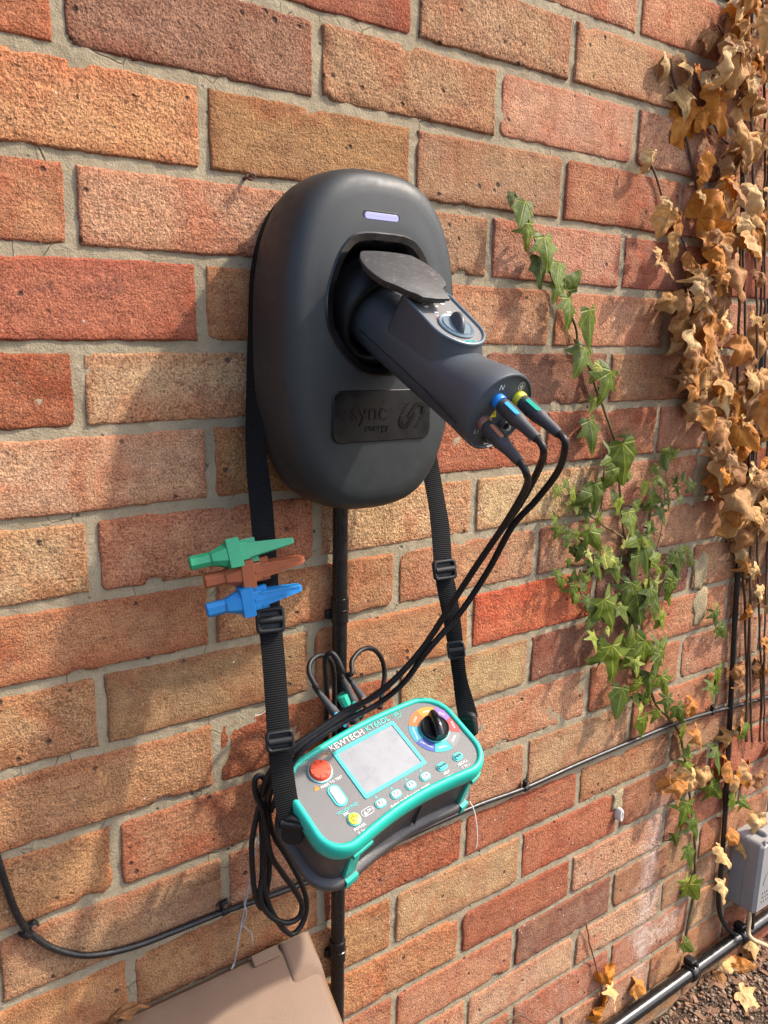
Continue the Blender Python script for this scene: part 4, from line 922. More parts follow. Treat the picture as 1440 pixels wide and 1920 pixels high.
# ------------------------------------------------------------------ crocodile clips gripping the strap
def croc(label, mat, a_px, b_px, y, roll, ribbed=True):
    a = at(*a_px, y - .004); b = at(*b_px, y - .020); X = (b - a).normalized(); Z = (CP - a).normalized(); Z = (Z - X * Z.dot(X)).normalized(); Y = Z.cross(X)
    Rm_ = Matrix.Rotation(roll, 3, X); Y = Rm_ @ Y; Z = Rm_ @ Z; L = (b - a).length; s = L / .112
    t = root('crocodile_clip', label, 'clip', mat=M3(a, X, Y, Z), group='crocodile clips gripping the strap')
    def oct_(x, hy, hz, yo=0.): return [(x, yo + hy * cy_, hz * cz_) for cy_, cz_ in ((1, .45), (.5, 1), (-.5, 1), (-1, .45), (-1, -.45), (-.5, -1), (.5, -1), (1, -.45))]
    m = MB(); m.loft([oct_(0, .0052, .0052), oct_(.0008, .0060, .0060), oct_(.026 * s, .0060, .0060)]); m.build('barrel', mat, t, False)
    m = MB(); m.loft([oct_(.0205 * s, .0056, .0062), oct_(.0225 * s, .0062, .0078), oct_(.036 * s, .0100, .0086), oct_(.046 * s, .0104, .0090)]); m.build('housing', mat, t, False)
    m = MB(); sh_ = lambda x, hy, hz: [(x, hy, hz), (x, -hy, hz), (x, -hy, -hz), (x, hy, -hz)]
    m.loft([sh_(.0385 * s, .0118, .0088), sh_(.0392 * s, .0128, .0098), sh_(.0520 * s, .0132, .0100), sh_(.0528 * s, .0124, .0092)]); m.build('shoulder', mat, t, False)
    for sg in (1, -1):
        m = MB(); rg = []
        for x_, h_, zo, th in ((.050, .0084, .0062, .0046), (.061, .0080, .0060, .0044), (.0612, .0068, .0058, .0042), (.085, .0049, .0046, .0036), (.1095, .0029, .0030, .0028), (.1118, .0022, .0028, .0020)):
            q = [(h_, -.5), (h_, .42), (h_ * .92, .5), (-h_ * .92, .5), (-h_, .42), (-h_, -.5)]
            rg.append([(x_ * s, a_, sg * (zo + b_ * th)) for a_, b_ in q])
        m.loft(rg); jw = m.build('jaw', mat, t, False)
        if ribbed:
            m = MB(); m.loft([[(x_ * s, e_ * h_, sg * z_) for e_, z_ in ((1, zo), (1, zo + .0016), (-1, zo + .0016), (-1, zo))] for x_, h_, zo in ((.054, .0010, .0078), (.092, .0006, .0058))]); m.build('jaw_rib', mat, jw, False)
            for e in (1, -1):
                m = MB(); m.loft([[(x_ * s, e * y_ + d_, sg * z_) for d_, z_ in ((.0007, zo), (.0007, zo + .0014), (-.0007, zo + .0014), (-.0007, zo))] for x_, y_, zo in ((.062, .0060, .0076), (.109, .0021, .0042))]); m.build('jaw_rail', mat, jw, False)
        m = MB(); m.box((.0625 * s, -sg * .0085, -sg * .0005), (.017 * s, .0045, .0048)); m.build('spring_tab', mat, jw, False)
croc('bright green plastic crocodile clip, topmost of three on the strap', MT['cgreen'], (355, 1057), (549, 1014), -.062, -.10, False)
croc('rusty brown plastic crocodile clip between the green and blue ones', MT['cbrown'], (383, 1091), (569, 1047), -.064, .28)
croc('bright blue plastic crocodile clip just above the strap buckle', MT['cblue'], (387, 1145), (564, 1100), -.070, .28)

# ------------------------------------------------------------------ conduit, cables, pipe, boxes
cdx = .2485
co_ = root('conduit', 'upright black plastic conduit running down from the charger', 'conduit', (cdx, -.0115, .0))
m = MB().tube([(0, 0, z) for z in (-.02, .3, .6, .8, 1.0, CHZ - HB + .02)], .0082, 20); m.build('pipe', MT['pvc'], co_)
for u, v in ((640, 1148), (637, 1790)):
    z = at(u, v, -.02).z; m = MB(); m.cyl((0, 0, z - .014), (0, 0, 1), [(0, .0086), (.0005, .0096), (.0135, .0097), (.014, .0104), (.0150, .0104), (.0155, .0097), (.0275, .0096), (.028, .0086)], 24); cp = m.build('coupling', MT['pvc'], co_)
    m = MB().box((0, .008, z - .006), (.026, .006, .010), None, .001); m.build('saddle', MT['matt'], cp)
def cable(name, label, pts, r, mat=None, n=8):
    P = pxpath(pts, 8); m = MB(); c = P[len(P) // 2]; m.tube([q - c for q in P], r, 10); o = m.build(name, mat or MT['cable'], None, ang=180); o.location = c; return tag(o, label, 'cable')
cable('cable', 'thin black cable sagging along the wall below the tester', [(-220, 1090, -.006), (-160, 1260, -.006), (-100, 1400, -.006), (-60, 1490, -.006), (-12, 1590, -.006), (8, 1650, -.006), (32, 1715, -.006), (60, 1752, -.006), (105, 1780, -.006), (170, 1791, -.006), (250, 1775, -.005), (330, 1745, -.005), (420, 1709, -.005), (500, 1682, -.005), (570, 1656, -.005), (640, 1628, -.005), (760, 1570, -.005), (890, 1512, -.005), (985, 1477, -.005), (1085, 1432, -.005), (1180, 1392, -.005), (1270, 1355, -.005), (1335, 1335, -.005), (1400, 1318, -.005), (1500, 1290, -.005)], .0033)
cable('cable', 'upright black cable hanging beside the dead ivy', [(1440, 560, -.007), (1425, 690, -.007), (1405, 880, -.007), (1390, 1000, -.007), (1380, 1130, -.007), (1372, 1280, -.007), (1366, 1400, -.007), (1360, 1520, -.007), (1353, 1620, -.007), (1347, 1680, -.008), (1352, 1720, -.012), (1372, 1748, -.018), (1395, 1755, -.024), (1402, 1735, -.022), (1408, 1700, -.02), (1412, 1680, -.016)], .0045)
pz = -1.413 + ZO
pp = root('ground_pipe', 'glossy black plastic pipe clipped low along the wall', 'pipe', (1.0, -.020, pz))
m = MB().tube([(x, 0, .0015 * math.sin(x * 4)) for x in [-.9 + .12 * i for i in range(22)]], .0124, 20); m.build('pipe', MT['pvc'], pp)
for u, v in ((1300, 1826), (1395, 1745)):
    c = at(u, v, -.025); x = c.x - 1.0; m = MB(); rg = []
    for s_ in (-.010, -.009, .009, .010):
        rr_ = .0142 if abs(s_) > .0095 else .0154
        rg.append([(x + s_, rr_ * math.cos(t), .0015 * math.sin(x * 4) + rr_ * math.sin(t)) for t in [2 * PI * k / 24 for k in range(24)]])
    m.loft(rg); cl = m.build('pipe_clip', MT['pvc'], pp, ang=50)
    m = MB(); m.box((x, .004, .019), (.016, .020, .014), None, .002); m.cyl((x, -.007, .0215), (0, -1, 0), [(0, .0048), (.004, .0046), (.005, .0036)], 14); m.build('clip_boss', MT['matt'], cl)
def cclip(u, v, label, ang=0.):
    c = at(u, v, -.004); t = root('cable_clip', label, 'cable clip', c, group='clips along the thin cable')
    m = MB(); ol = [(.0048 * math.cos(a), .0048 * math.sin(a)) for a in [PI * k / 8 for k in range(9)]] + [(-.0048, -.004), (-.003, -.004), (-.003, 0)] + [(.003 * math.cos(a), .003 * math.sin(a)) for a in [PI - PI * k / 8 for k in range(1, 9)]] + [(.003, -.004), (.0048, -.004)]
    R_ = Matrix.Rotation(ang, 3, 'Y')
    m.loft([[tuple(R_ @ Vector((s, -b - .001, a))) for a, b in ol] for s in (-.004, .004)]); m.box(R_ @ Vector((0, -.001, .0085)), (.008, .006, .008), R_, .001); m.build('saddle', MT['matt'], t, ang=40)
    m = MB(); m.cyl(R_ @ Vector((0, -.003, .0085)), (0, -1, 0), [(0, .0012), (.0018, .0012), (.002, .0026), (.003, .0022)], 10); m.build('nail', MT['rust'], t)
cclip(48, 1748, 'rusted black cable clip at the bend of the thin cable', .9)
cclip(421, 1706, 'black cable clip on mortar joint left of the hanging lead', -.1)
cclip(985, 1476, 'black cable clip on thin cable right of the tester', -.1)
cclip(1335, 1334, 'black cable clip where thin cable reaches the dead ivy', -.1)
# grey junction box
jx0, jz1 = 1.130, -1.182 + ZO
jb = root('junction_box', 'small grey plastic junction box on the wall among dead ivy', 'junction box', (jx0 + .075, 0, jz1 - .075))
m = MB(); T = lambda a, b, c: (a, -c, b)
m.prism(rrect(.150, .150, .010, 6), .0, .026, .0, T); m.build('base', MT['jbox'], jb, ang=40)
m = MB(); m.prism(rrect(.148, .148, .010, 6), .0265, .056, .006, T); lid = m.build('cover', MT['jbox'], jb, ang=40)
for sx in (-1, 1):
    m = MB(); m.cyl((sx * .058, -.050, .072), (0, -1, 0), [(0, .008), (.004, .008), (.005, .006), (.003, .005), (.003, .001)], 16); m.build('screw_well', MT['jbox'], lid)
m = MB(); m.box((-.02, -.030, .078), (.05, .028, .010), None, .002); m.build('top_catch', MT['jbox'], jb)
m = MB(); m.tube([(.055 * math.cos(a), -.0562, -.015 + .045 * math.sin(a)) for a in [PI * k / 16 for k in range(17)]], .0009, 6); m.build('raised_arc', MT['jbox'], lid)
for r_ in range(3):
    m = MB(); rs = random.Random(r_); x = -.052
    while x < .05: wd = rs.uniform(.003, .006); m.box((x, -.0562, -.032 - r_ * .009), (wd * .7, .0012, .0052)); x += wd + .0012
    m.build('embossed_line', MT['jbox'], lid, False)
cable('cable', 'short black cable dropping from the grey junction box', [(1408, 1690, -.03), (1412, 1715, -.028), (1408, 1745, -.026), (1398, 1765, -.03)], .0042)
# brown sloping box at the foot of the frame
P0 = at(582, 1752, -.018); LT = math.radians(37); LL = .24; bw = .42
ld = root('meter_box', 'dusty brown box with sloping lid against the wall below tester', 'box', (P0.x, 0, 0))
LBv = Vector((0, -math.cos(LT), -math.sin(LT))); LNv = Vector((0, -math.sin(LT), math.cos(LT)))
def LP(x, l, h): return Vector((x, -.018, P0.z)) + LBv * l + LNv * h
m = MB(); rg = []
prof_l = [(-.004, -.035), (-.004, -.008), (-.001, -.002), (.006, .0), (LL - .01, 0), (LL - .002, -.002), (LL, -.01), (LL, -.04)]
for x, dn in ((-bw, -.006), (-bw + .003, -.001), (-bw + .01, 0), (-.012, 0), (-.004, -.0012), (0, -.006)): rg.append([LP(x, l, h + dn) for l, h in prof_l])
m.loft(rg, True, True, True); lo = m.build('lid', MT['lid'], ld, ang=45)
m = MB(); rg = []
for x, hh in ((-.038, 0.), (-.036, .0018), (-.032, .0026), (-.010, .0026), (-.004, .0018), (-.001, 0.)): rg.append([LP(x, l, h * hh + .0003 if h else -.004) for l, h in ((-.005, 0), (-.004, .7), (.0, 1), (.018, 1), (.034, .55), (.05, 0))])
m.loft(rg, True, True, True); m.build('hinge_boss', MT['lid'], lo, ang=60)
m = MB(); m.box(LP(-.0575, .001, .001), (.032, .012, .004), Matrix((Vector((1, 0, 0)), LBv, LNv)).transposed(), .001); m.build('hinge_tab', MT['lid'], lo)
bt = LP(0, LL, -.02); m = MB()
sec = [LP(0, .004, -.010), LP(0, LL - .006, -.010), Vector((0, bt.y + .008, .0)), Vector((0, -.006, .0))]
m.loft([[Vector((x, q.y, q.z)) for q in sec] for x in (-bw + .006, -.006)]); m.build('case', MT['lid'], ld, False)
# small things on the wall
c = at(460, 335); nl = root('wall_nail', 'bent rusty nail with wire twist in joint above the charger', 'nail', c)
m = MB(); m.cyl((0, .004, 0), (0.1, -1, .15), [(0, .0016), (.016, .0016), (.0162, .0032), (.0175, .003)], 10); m.build('shank', MT['rust'], nl)
m = MB(); m.tube([(.0028 * math.cos(t) + .0006, -.006 - .0006 * t, .0026 * math.sin(t)) for t in [i * .5 for i in range(30)]], .0007, 6); m.build('wire_twist', MT['rust'], nl)
c = at(1157, 1524); wp = root('wall_plug', 'white plastic wall plug sticking out of a brick', 'wall plug', c)
m = MB(); m.loft([[(r_ * .75 * math.cos(t), y, r_ * 1.7 * math.sin(t)) for t in [2 * PI * k / 16 for k in range(16)]] for y, r_ in ((.004, .0068), (-.006, .0068), (-.010, .0058), (-.0105, .0043), (-.007, .0035), (-.006, .001))]); m.build('plug_body', MT['whiteplug'], wp, ang=50)
m = MB(); wr = [[(486, 1560), (478, 1600), (468, 1650), (462, 1685), (455, 1720), (448, 1760), (440, 1800), (434, 1818)], [(476, 1640), (470, 1665), (458, 1690), (462, 1715), (450, 1745), (446, 1770), (438, 1815)], [(455, 1735), (462, 1742), (470, 1748), (473, 1762), (474, 1774)]]
tw = root('tie_wire', 'frayed twist of thin grey wire behind the brown box', 'wire', at(460, 1690, -.01))
for l in wr:
    m = MB(); m.tube([q - tw.location for q in pxpath([(u, v, -.010 - .004 * (k % 2)) for k, (u, v) in enumerate(l)], 5)], .0008, 6); m.build('strand', MT['steel'], tw)
o = cable('thread', 'fine white thread hanging from the tester corner', [(881, 1503, -.1385), (888, 1517, -.139), (893, 1540, -.140), (895, 1570, -.140), (893, 1590, -.140)], .0005, MT['thread']); o['category'] = 'thread'
o = cable('thread', 'fine white thread snagged on a mortar joint beside the strap', [(478, 1341, -.006), (488, 1340, -.008), (498, 1333, -.01), (504, 1322, -.008)], .0005, MT['thread']); o['category'] = 'thread'

# ------------------------------------------------------------------ ivy
def leaf_ol(v):
    """half outline of an ivy leaf, base at origin, tip towards +y (unit length 1)"""
    L = [[(0, .0), (.10, -.10), (.24, -.13), (.40, -.06), (.33, .04), (.30, .10), (.40, .20), (.56, .36), (.40, .36), (.26, .38), (.20, .50), (.14, .72), (.05, .93), (0, 1.)],
         [(0, .0), (.12, -.08), (.26, -.10), (.34, .0), (.30, .10), (.36, .20), (.44, .32), (.33, .40), (.26, .52), (.20, .68), (.10, .88), (0, 1.)],
         [(0, .0), (.08, -.06), (.22, -.16), (.46, -.18), (.30, .0), (.24, .10), (.44, .20), (.70, .28), (.46, .34), (.22, .36), (.17, .55), (.12, .75), (.04, .95), (0, 1.)],
         [(0, .0), (.14, -.12), (.34, -.15), (.47, .0), (.41, .13), (.47, .25), (.55, .40), (.41, .49), (.31, .58), (.23, .76), (.11, .92), (0, 1.)],
         [(0, .0), (.16, -.10), (.32, -.06), (.36, .08), (.38, .22), (.48, .38), (.40, .50), (.28, .60), (.24, .74), (.13, .93), (0, .98)]][v]
    return [Vector((q.x, q.y)) for q in spline([Vector((x, y, 0)) for x, y in L], 2)]
def leaf_mesh(name, v, curl, crump, fold, seed, mat, petiole=.35):
    H = leaf_ol(v); rs = random.Random(seed)
    def dens(P):
        out = []
        for a, b in zip(P[:-1], P[1:]): out += [a, (a + b) / 2]
        return out + [P[-1]]
    ol = H + [Vector((-q.x, q.y)) for q in reversed(H[1:-1])]
    c = Vector((0, .28)); n_ = len(ol); V = []; F = []
    for f in (1., .84, .66, .46, .26, .1):
        for q in ol: V.append(c + (q - c) * f)
    V.append(c); R_ = 6
    for r in range(R_ - 1):
        for i in range(n_): j = (i + 1) % n_; F.append((r * n_ + i, r * n_ + j, (r + 1) * n_ + j, (r + 1) * n_ + i))
    for i in range(n_): F.append(((R_ - 1) * n_ + i, (R_ - 1) * n_ + (i + 1) % n_, R_ * n_))
    UV = [tuple(q) for q in V]; W3 = []
    cx_ = rs.uniform(-1, 1) * curl; tw_ = rs.uniform(-.8, .8) * curl
    for q in V:
        x, y = q.x, q.y - .28
        z = -fold * abs(x) - .25 * fold * y * y + crump * nz(x * 2.6, y * 2.6, seed * 1.7) + crump * .5 * nz(x * 6, y * 6, seed)
        r_ = math.hypot(x, y)
        z -= curl * (.9 * y * y + .6 * x * x * rs.choice((1, 1)))
        k_ = 1 / (1 + .9 * curl * r_)
        X, Y = x * k_, y * k_
        a = tw_ * y; X, z = X * math.cos(a) - z * math.sin(a), X * math.sin(a) + z * math.cos(a)
        W3.append((X + cx_ * .15 * y * y, Y, z))
    me = bpy.data.meshes.new(name); me.from_pydata(W3, [], F); me.update(); me.materials.append(mat)
    me.polygons.foreach_set('use_smooth', [True] * len(me.polygons))
    ul = me.uv_layers.new(name='leaf')
    for lp in me.loops: ul.data[lp.index].uv = UV[lp.vertex_index]
    return me
GL_ = [leaf_mesh('leaf', i % 3, .10 + .05 * (i % 4), .05, .12 + .04 * (i % 3), i + 1, MT['green']) for i in range(9)]
DL_ = [leaf_mesh('leaf', (0, 3, 4, 1, 3, 2, 4)[i % 7], .22 + .15 * (i % 5), .13 + .04 * (i % 3), .08 + .12 * (i % 4), i + 40, MT['dead']) for i in range(20)]
rl = random.Random(11)
def leaf_matrix(c, size, tip2, spread):
    # tip direction along the wall from a photo direction (right, down); normal out from the wall, towards the light
    t = Vector((tip2[0] * 1.15, 0, -tip2[1])).normalized()
    nrm = (Vector((0, -1, 0)) + Vector((-.12, 0, .12)) + SUN * .12 + Vector((rl.uniform(-1, 1), rl.uniform(-.4, .2), rl.uniform(-1, 1))) * spread).normalized()
    t = (t - nrm * t.dot(nrm)).normalized(); x = t.cross(nrm)
    return Matrix.Translation(c) @ Matrix((x, t, nrm)).transposed().to_4x4() @ Matrix.Scale(size, 4)
def put_leaf(par, meshes, c, size, tip, spread, col):
    o = bpy.data.objects.new('leaf', rl.choice(meshes)); COL.objects.link(o); o.parent = par
    o.matrix_local = par.matrix_world.inverted() @ leaf_matrix(c, size, tip, spread); o.color = (*col, 1); return o
def px_size(c, s): return s * (c - CP).dot(CF) / FPX
GREENS = [(.082, .115, .008), (.105, .142, .010), (.058, .085, .008), (.14, .175, .014)]
PALE = [(.28, .31, .06), (.32, .34, .085), (.18, .22, .022)]
DEADS = [(.44, .245, .085), (.49, .30, .12), (.42, .185, .042), (.50, .20, .024), (.34, .175, .068), (.60, .42, .20), (.42, .25, .11), (.27, .135, .055)]
green = [(960, 369, 20, 0, 1, 0), (982, 392, 40, -.2, 1, 0), (991, 434, 38, 0, 1, 0), (1026, 464, 60, .1, 1, 0), (1014, 500, 44, 0, 1, 0), (1048, 506, 36, -.2, 1, 0), (1045, 541, 32, -.2, 1, 0), (1071, 533, 36, .6, -1, 0), (1069, 578, 56, -.1, 1, 0), (1106, 602, 52, .2, 1, 0), (1093, 668, 50, -.6, 1, 0), (1122, 696, 32, -.5, .6, 1), (1141, 716, 62, -.5, 1, 0), (1114, 755, 26, -.5, .8, 1), (1111, 808, 76, 0, 1, 0), (1180, 824, 34, .2, 1, 0), (1172, 855, 92, .1, 1, 0), (1150, 858, 62, -1, .35, 0),
         (1064, 907, 26, 0, 1, 0), (1046, 918, 24, -.3, 1, 2), (1078, 927, 34, .4, 1, 2), (1119, 926, 72, .1, 1, 0), (1101, 932, 46, -1, .5, 0), (1082, 947, 24, 0, 1, 0), (1101, 964, 26, 0, 1, 0), (1125, 970, 28, .5, 1, 2), (1153, 890, 52, -.5, 1, 0), (1167, 900, 24, .6, .6, 2), (1153, 930, 26, -.5, 1, 0), (1162, 945, 36, 0, 1, 1), (1183, 973, 46, -.1, 1, 2), (1248, 863, 28, 0, 1, 2), (1264, 851, 28, .8, -.4, 0), (1229, 880, 24, .3, 1, 0), (1235, 901, 26, .6, .8, 2), (1211, 912, 28, -.4, 1, 2), (1228, 934, 40, 1, .3, 0), (1269, 901, 22, .5, -1, 0), (1283, 896, 20, .4, -1, 0), (1271, 918, 20, .2, 1, 0), (1254, 924, 26, 0, 1, 2), (1255, 944, 22, 0, 1, 0), (1241, 961, 34, .2, 1, 0), (1196, 945, 24, 1, -.6, 0),
         (1046, 996, 26, -.2, 1, 2), (1064, 994, 24, 0, -1, 0), (1064, 1010, 24, -.2, 1, 0), (1082, 1003, 28, .2, 1, 0), (1113, 1008, 50, .6, .8, 2), (1092, 1031, 38, -.4, 1, 0), (1105, 1040, 22, .2, 1, 1), (1119, 1062, 42, .5, 1, 0), (1144, 1045, 50, .5, .6, 1), (1154, 1066, 42, .2, 1, 0), (1174, 1019, 32, .4, -.8, 1), (1211, 1030, 86, 0, 1, 0), (1196, 1012, 55, -1, .2, 0), (1223, 991, 24, .2, -1, 2), (1193, 1055, 42, .1, 1, 0), (1229, 1048, 38, 1, -.3, 0), (1277, 1031, 22, 0, 1, 2), (1290, 1031, 20, .5, .6, 2), (1269, 1049, 30, .2, 1, 0), (1283, 1048, 24, .4, 1, 0), (1269, 1066, 26, 0, 1, 0), (1254, 1074, 20, -.6, .5, 0), (1266, 1084, 28, 0, 1, 0), (1257, 1102, 36, -.2, 1, 0), (1254, 1121, 24, .1, 1, 0),
         (1047, 1078, 26, -.2, 1, 0), (1055, 1093, 26, 0, 1, 0), (1076, 1083, 24, .2, -1, 0), (1078, 1108, 38, -.2, 1, 0), (1096, 1099, 28, .4, -.8, 0), (1101, 1127, 28, 0, 1, 0), (1141, 1142, 82, .4, 1, 0), (1118, 1150, 48, -.7, 1, 0), (1180, 1108, 52, -.3, 1, 0), (1196, 1130, 72, .1, 1, 0), (1227, 1118, 66, .5, 1, 0), (1229, 1096, 28, .2, 1, 1), (1168, 1145, 36, .3, 1, 0), (1193, 1154, 42, -.2, 1, 0), (1228, 1145, 24, 0, 1, 0), (1243, 1157, 36, -.1, 1, 2), (1115, 1197, 36, -.3, 1, 2), (1131, 1199, 24, .4, -.8, 0), (1150, 1232, 84, 0, 1, 0), (1126, 1232, 48, -1, .3, 0), (1183, 1203, 44, .3, -1, 0), (1199, 1219, 82, -.7, .6, 0), (1220, 1221, 30, .5, 1, 0), (1242, 1215, 50, .5, -.3, 0), (1235, 1240, 46, -.6, 1, 0), (1193, 1246, 32, .1, 1, 2), (1220, 1277, 54, .1, 1, 0), (1245, 1280, 42, .3, 1, 0), (1196, 1286, 36, -.6, .6, 2), (1164, 1307, 64, -.3, 1, 0), (1196, 1309, 28, 0, 1, 2), (1211, 1309, 24, .5, 1, 0),
         (1252, 1318, 36, -.2, 1, 2), (1275, 1336, 42, .4, .8, 0), (1230, 1341, 28, -.4, 1, 0), (1208, 1357, 46, .2, 1, 0), (1283, 1372, 42, .1, 1, 2), (1291, 1411, 34, .5, -.8, 0), (1288, 1441, 36, .1, 1, 2), (1341, 1480, 50, .6, .8, 0), (1346, 1416, 46, -.3, 1, 0), (1396, 1371, 42, 1, -.2, 0), (1286, 1520, 58, -.4, 1, 0), (1302, 1548, 42, 0, 1, 0), (1268, 1572, 30, .2, .8, 0), (1294, 1602, 42, .1, 1, 0), (1300, 1668, 52, .5, .8, 1), (1285, 1655, 30, -.8, -.3, 1), (1288, 1772, 32, .5, .8, 0), (1342, 1155, 30, .2, 1, 0), (1353, 1182, 36, .5, .8, 0), (1349, 1264, 42, .3, 1, 0), (1336, 1291, 34, -.3, 1, 0), (1395, 1505, 30, .5, .5, 0), (1377, 1500, 40, .2, 1, 0)]
_rg = random.Random(5)
for q_ in list(green):
    if q_[1] > 840 and q_[1] < 1340 and _rg.random() < .6: green.append((q_[0] + _rg.uniform(-26, 26), q_[1] + _rg.uniform(-24, 24), _rg.uniform(15, 27), _rg.uniform(-.8, .8), _rg.choice((1, 1, -.6)), _rg.choice((0, 2, 2, 1))))
iv = root('ivy_plant', 'green ivy vine with fresh leaves climbing the brick wall', 'ivy', at(1290, 1790))
bpy.context.view_layer.update()
stems = [([(965, 362), (985, 395), (1000, 440), (1030, 510), (1055, 560), (1078, 610), (1085, 650), (1105, 690), (1125, 750), (1150, 820), (1158, 870), (1163, 930), (1170, 1000), (1180, 1050), (1185, 1110), (1195, 1180), (1200, 1260), (1215, 1280), (1230, 1320), (1265, 1360), (1280, 1400), (1290, 1470), (1300, 1540), (1303, 1600), (1300, 1680), (1290, 1730), (1283, 1772)], .0028),
         ([(1172, 1010), (1135, 988), (1100, 962), (1078, 925), (1050, 910)], .0014), ([(1185, 1108), (1150, 1070), (1112, 1040), (1080, 1005), (1046, 990)], .0014), ([(1195, 1185), (1160, 1142), (1110, 1130), (1080, 1100), (1048, 1080)], .0012), ([(1200, 1170), (1230, 1120), (1250, 1080), (1270, 1045), (1290, 1028)], .0013), ([(1200, 1262), (1165, 1240), (1130, 1200), (1113, 1192)], .0012), ([(1166, 945), (1200, 950), (1240, 955), (1255, 920), (1280, 895)], .0011), ([(1232, 1325), (1190, 1310), (1165, 1300)], .0011), ([(1150, 820), (1172, 805), (1182, 820)], .0008), ([(1222, 1050), (1240, 990), (1250, 860)], .0009)]
m = MB()
for l, r_ in stems:
    P = spline([at(u, v, -.0045) for u, v in l], 5); P = [q + Vector((.002 * nz(q.z * 60, 1), -.0015 * abs(nz(q.z * 45, 7)), .002 * nz(q.x * 60, 5))) - iv.location for q in P]
    m.tube(P, [r_ * (.55 + .45 * i / len(P)) if r_ > .002 else r_ * (1 - .5 * i / len(P)) for i in range(len(P))], 6)
m.build('stem', MT['gstem'], iv, ang=180)
twigs = MB()
for u, v, s, dx, dy, kind in green:
    c = at(u, v, -rl.uniform(.010, .028) - s * .00008); sz = px_size(c, s) * (1.02 if s > 55 else 1.18) * (1.28 if v < 800 else 1)
    col = rl.choice(PALE if kind == 1 else GREENS[1:] + PALE[2:] if kind == 2 else GREENS[:3])
    o = put_leaf(iv, GL_, c, sz, (dx + rl.uniform(-.15, .15), dy), .28 if kind == 0 else .5, col)
    b = o.parent.matrix_world @ o.matrix_local @ Vector((0, -.28, 0)); e = Vector((b.x + rl.uniform(-.012, .012), -.004, b.z + rl.uniform(0, .018)))
    twigs.tube([q - iv.location for q in spline([b, (b + e) / 2 + Vector((0, -.003, .003)), e], 3)], .0006, 5)
twigs.build('leaf_stalks', MT['gstem'], iv, ang=180)

# dead ivy: two thin dry strands and the thick dry curtain at the right
def dead_plant(label, base, stems_, leaves):
    t = root('dead_ivy', label, 'ivy', base); bpy.context.view_layer.update(); m = MB()
    for l, r_, yy in stems_:
        P = spline([at(u, v, yy) for u, v in l], 5); P = [q + Vector((.003 * nz(q.z * 50, 1, 2), -.003 * abs(nz(q.z * 40, 7)), .003 * nz(q.x * 50, 5))) - t.location for q in P]
        m.tube(P, r_, 6)
    m.build('stem', MT['stem'], t, ang=180); tw_ = MB()
    for u, v, s, dx, dy, ci, yy in leaves:
        c = at(u, v, yy); col = DEADS[ci] if ci is not None else rl.choice(DEADS)
        o = put_leaf(t, DL_, c, px_size(c, s) * 1.42, (dx, dy), .6, col)
        b = o.parent.matrix_world @ o.matrix_local @ Vector((0, -.28, 0)); e = Vector((b.x + rl.uniform(-.015, .015), min(-.004, b.y * .4), b.z + rl.uniform(-.01, .02)))
        tw_.tube([q - t.location for q in spline([b, (b + e) / 2 + Vector((0, -.004, .003)), e], 3)], .0007, 5)
    tw_.build('leaf_stalks', MT['stem'], t, ang=180); return t
R_ = lambda a, b: rl.uniform(a, b)
dl = [(1257, 117, 46, 0, 1, 5), (1293, 127, 44, 0, 1, 5), (1312, 132, 26, .2, 1, 3), (1330, 142, 30, -.6, .8, 5), (1284, 178, 56, .1, 1, 5), (1297, 228, 70, -.4, 1, 3), (1320, 214, 45, 1, -.3, 3), (1364, 193, 76, .3, 1, 3), (1337, 62, 46, 0, 1, 6), (1374, 94, 54, -.5, 1, 1), (1354, 146, 34, .3, 1, 5), (1330, 325, 60, .1, -1, 3), (1334, 390, 76, .9, -.6, 3), (1319, 364, 28, .2, 1, 5), (1344, 463, 56, .1, 1, 5), (1397, 286, 72, .6, .6, 5), (1379, 312, 64, -.2, 1, 4), (1376, 357, 48, 1, .1, 5), (1340, 220, 40, -.3, 1, 6)]
dead_plant('dry orange-leaved ivy strand climbing between the green ivy and curtain', at(1322, 480), [([(1257, 110), (1262, 150), (1278, 210), (1285, 260), (1300, 320), (1310, 380), (1322, 430), (1324, 500), (1318, 560)], .0020, -.004), ([(1300, 130), (1312, 165), (1330, 210), (1345, 250), (1365, 270)], .0015, -.005), ([(1345, 48), (1360, 75), (1380, 110)], .0012, -.006)], [(a, b, s, dx, dy, c, -R_(.012, .035)) for a, b, s, dx, dy, c in dl])
dl = [(1224, 300, 44, 0, 1, 5), (1254, 385, 34, 0, 1, 5), (1252, 412, 44, -.1, 1, 1), (1280, 416, 34, .3, .6, 2), (1272, 455, 48, .2, 1, 1), (1241, 484, 32, -.6, .6, 1), (1252, 500, 34, .5, 1, 1), (1301, 484, 44, .4, .8, 2), (1262, 562, 44, -.9, .3, 1), (1290, 560, 64, -.2, 1, 1), (1300, 590, 56, 0, 1, 6), (1280, 610, 40, .1, 1, 1), (1310, 520, 48, .3, 1, 0), (1318, 640, 56, .1, 1, 2), (1275, 650, 36, -.6, .7, 5), (1305, 690, 56, -.2, 1, 2), (1290, 715, 44, -.4, 1, 6), (1345, 700, 60, .2, 1, 2), (1330, 740, 56, .3, 1, 4), (1310, 765, 40, -.5, 1, 5)]
dead_plant('small dry tan ivy strand with curled leaves on bare brick', at(1265, 425), [([(1222, 310), (1235, 350), (1250, 400), (1265, 425), (1290, 480), (1300, 560), (1310, 640), (1325, 720)], .0016, -.004)], [(a, b, s, dx, dy, c, -R_(.010, .035)) for a, b, s, dx, dy, c in dl])
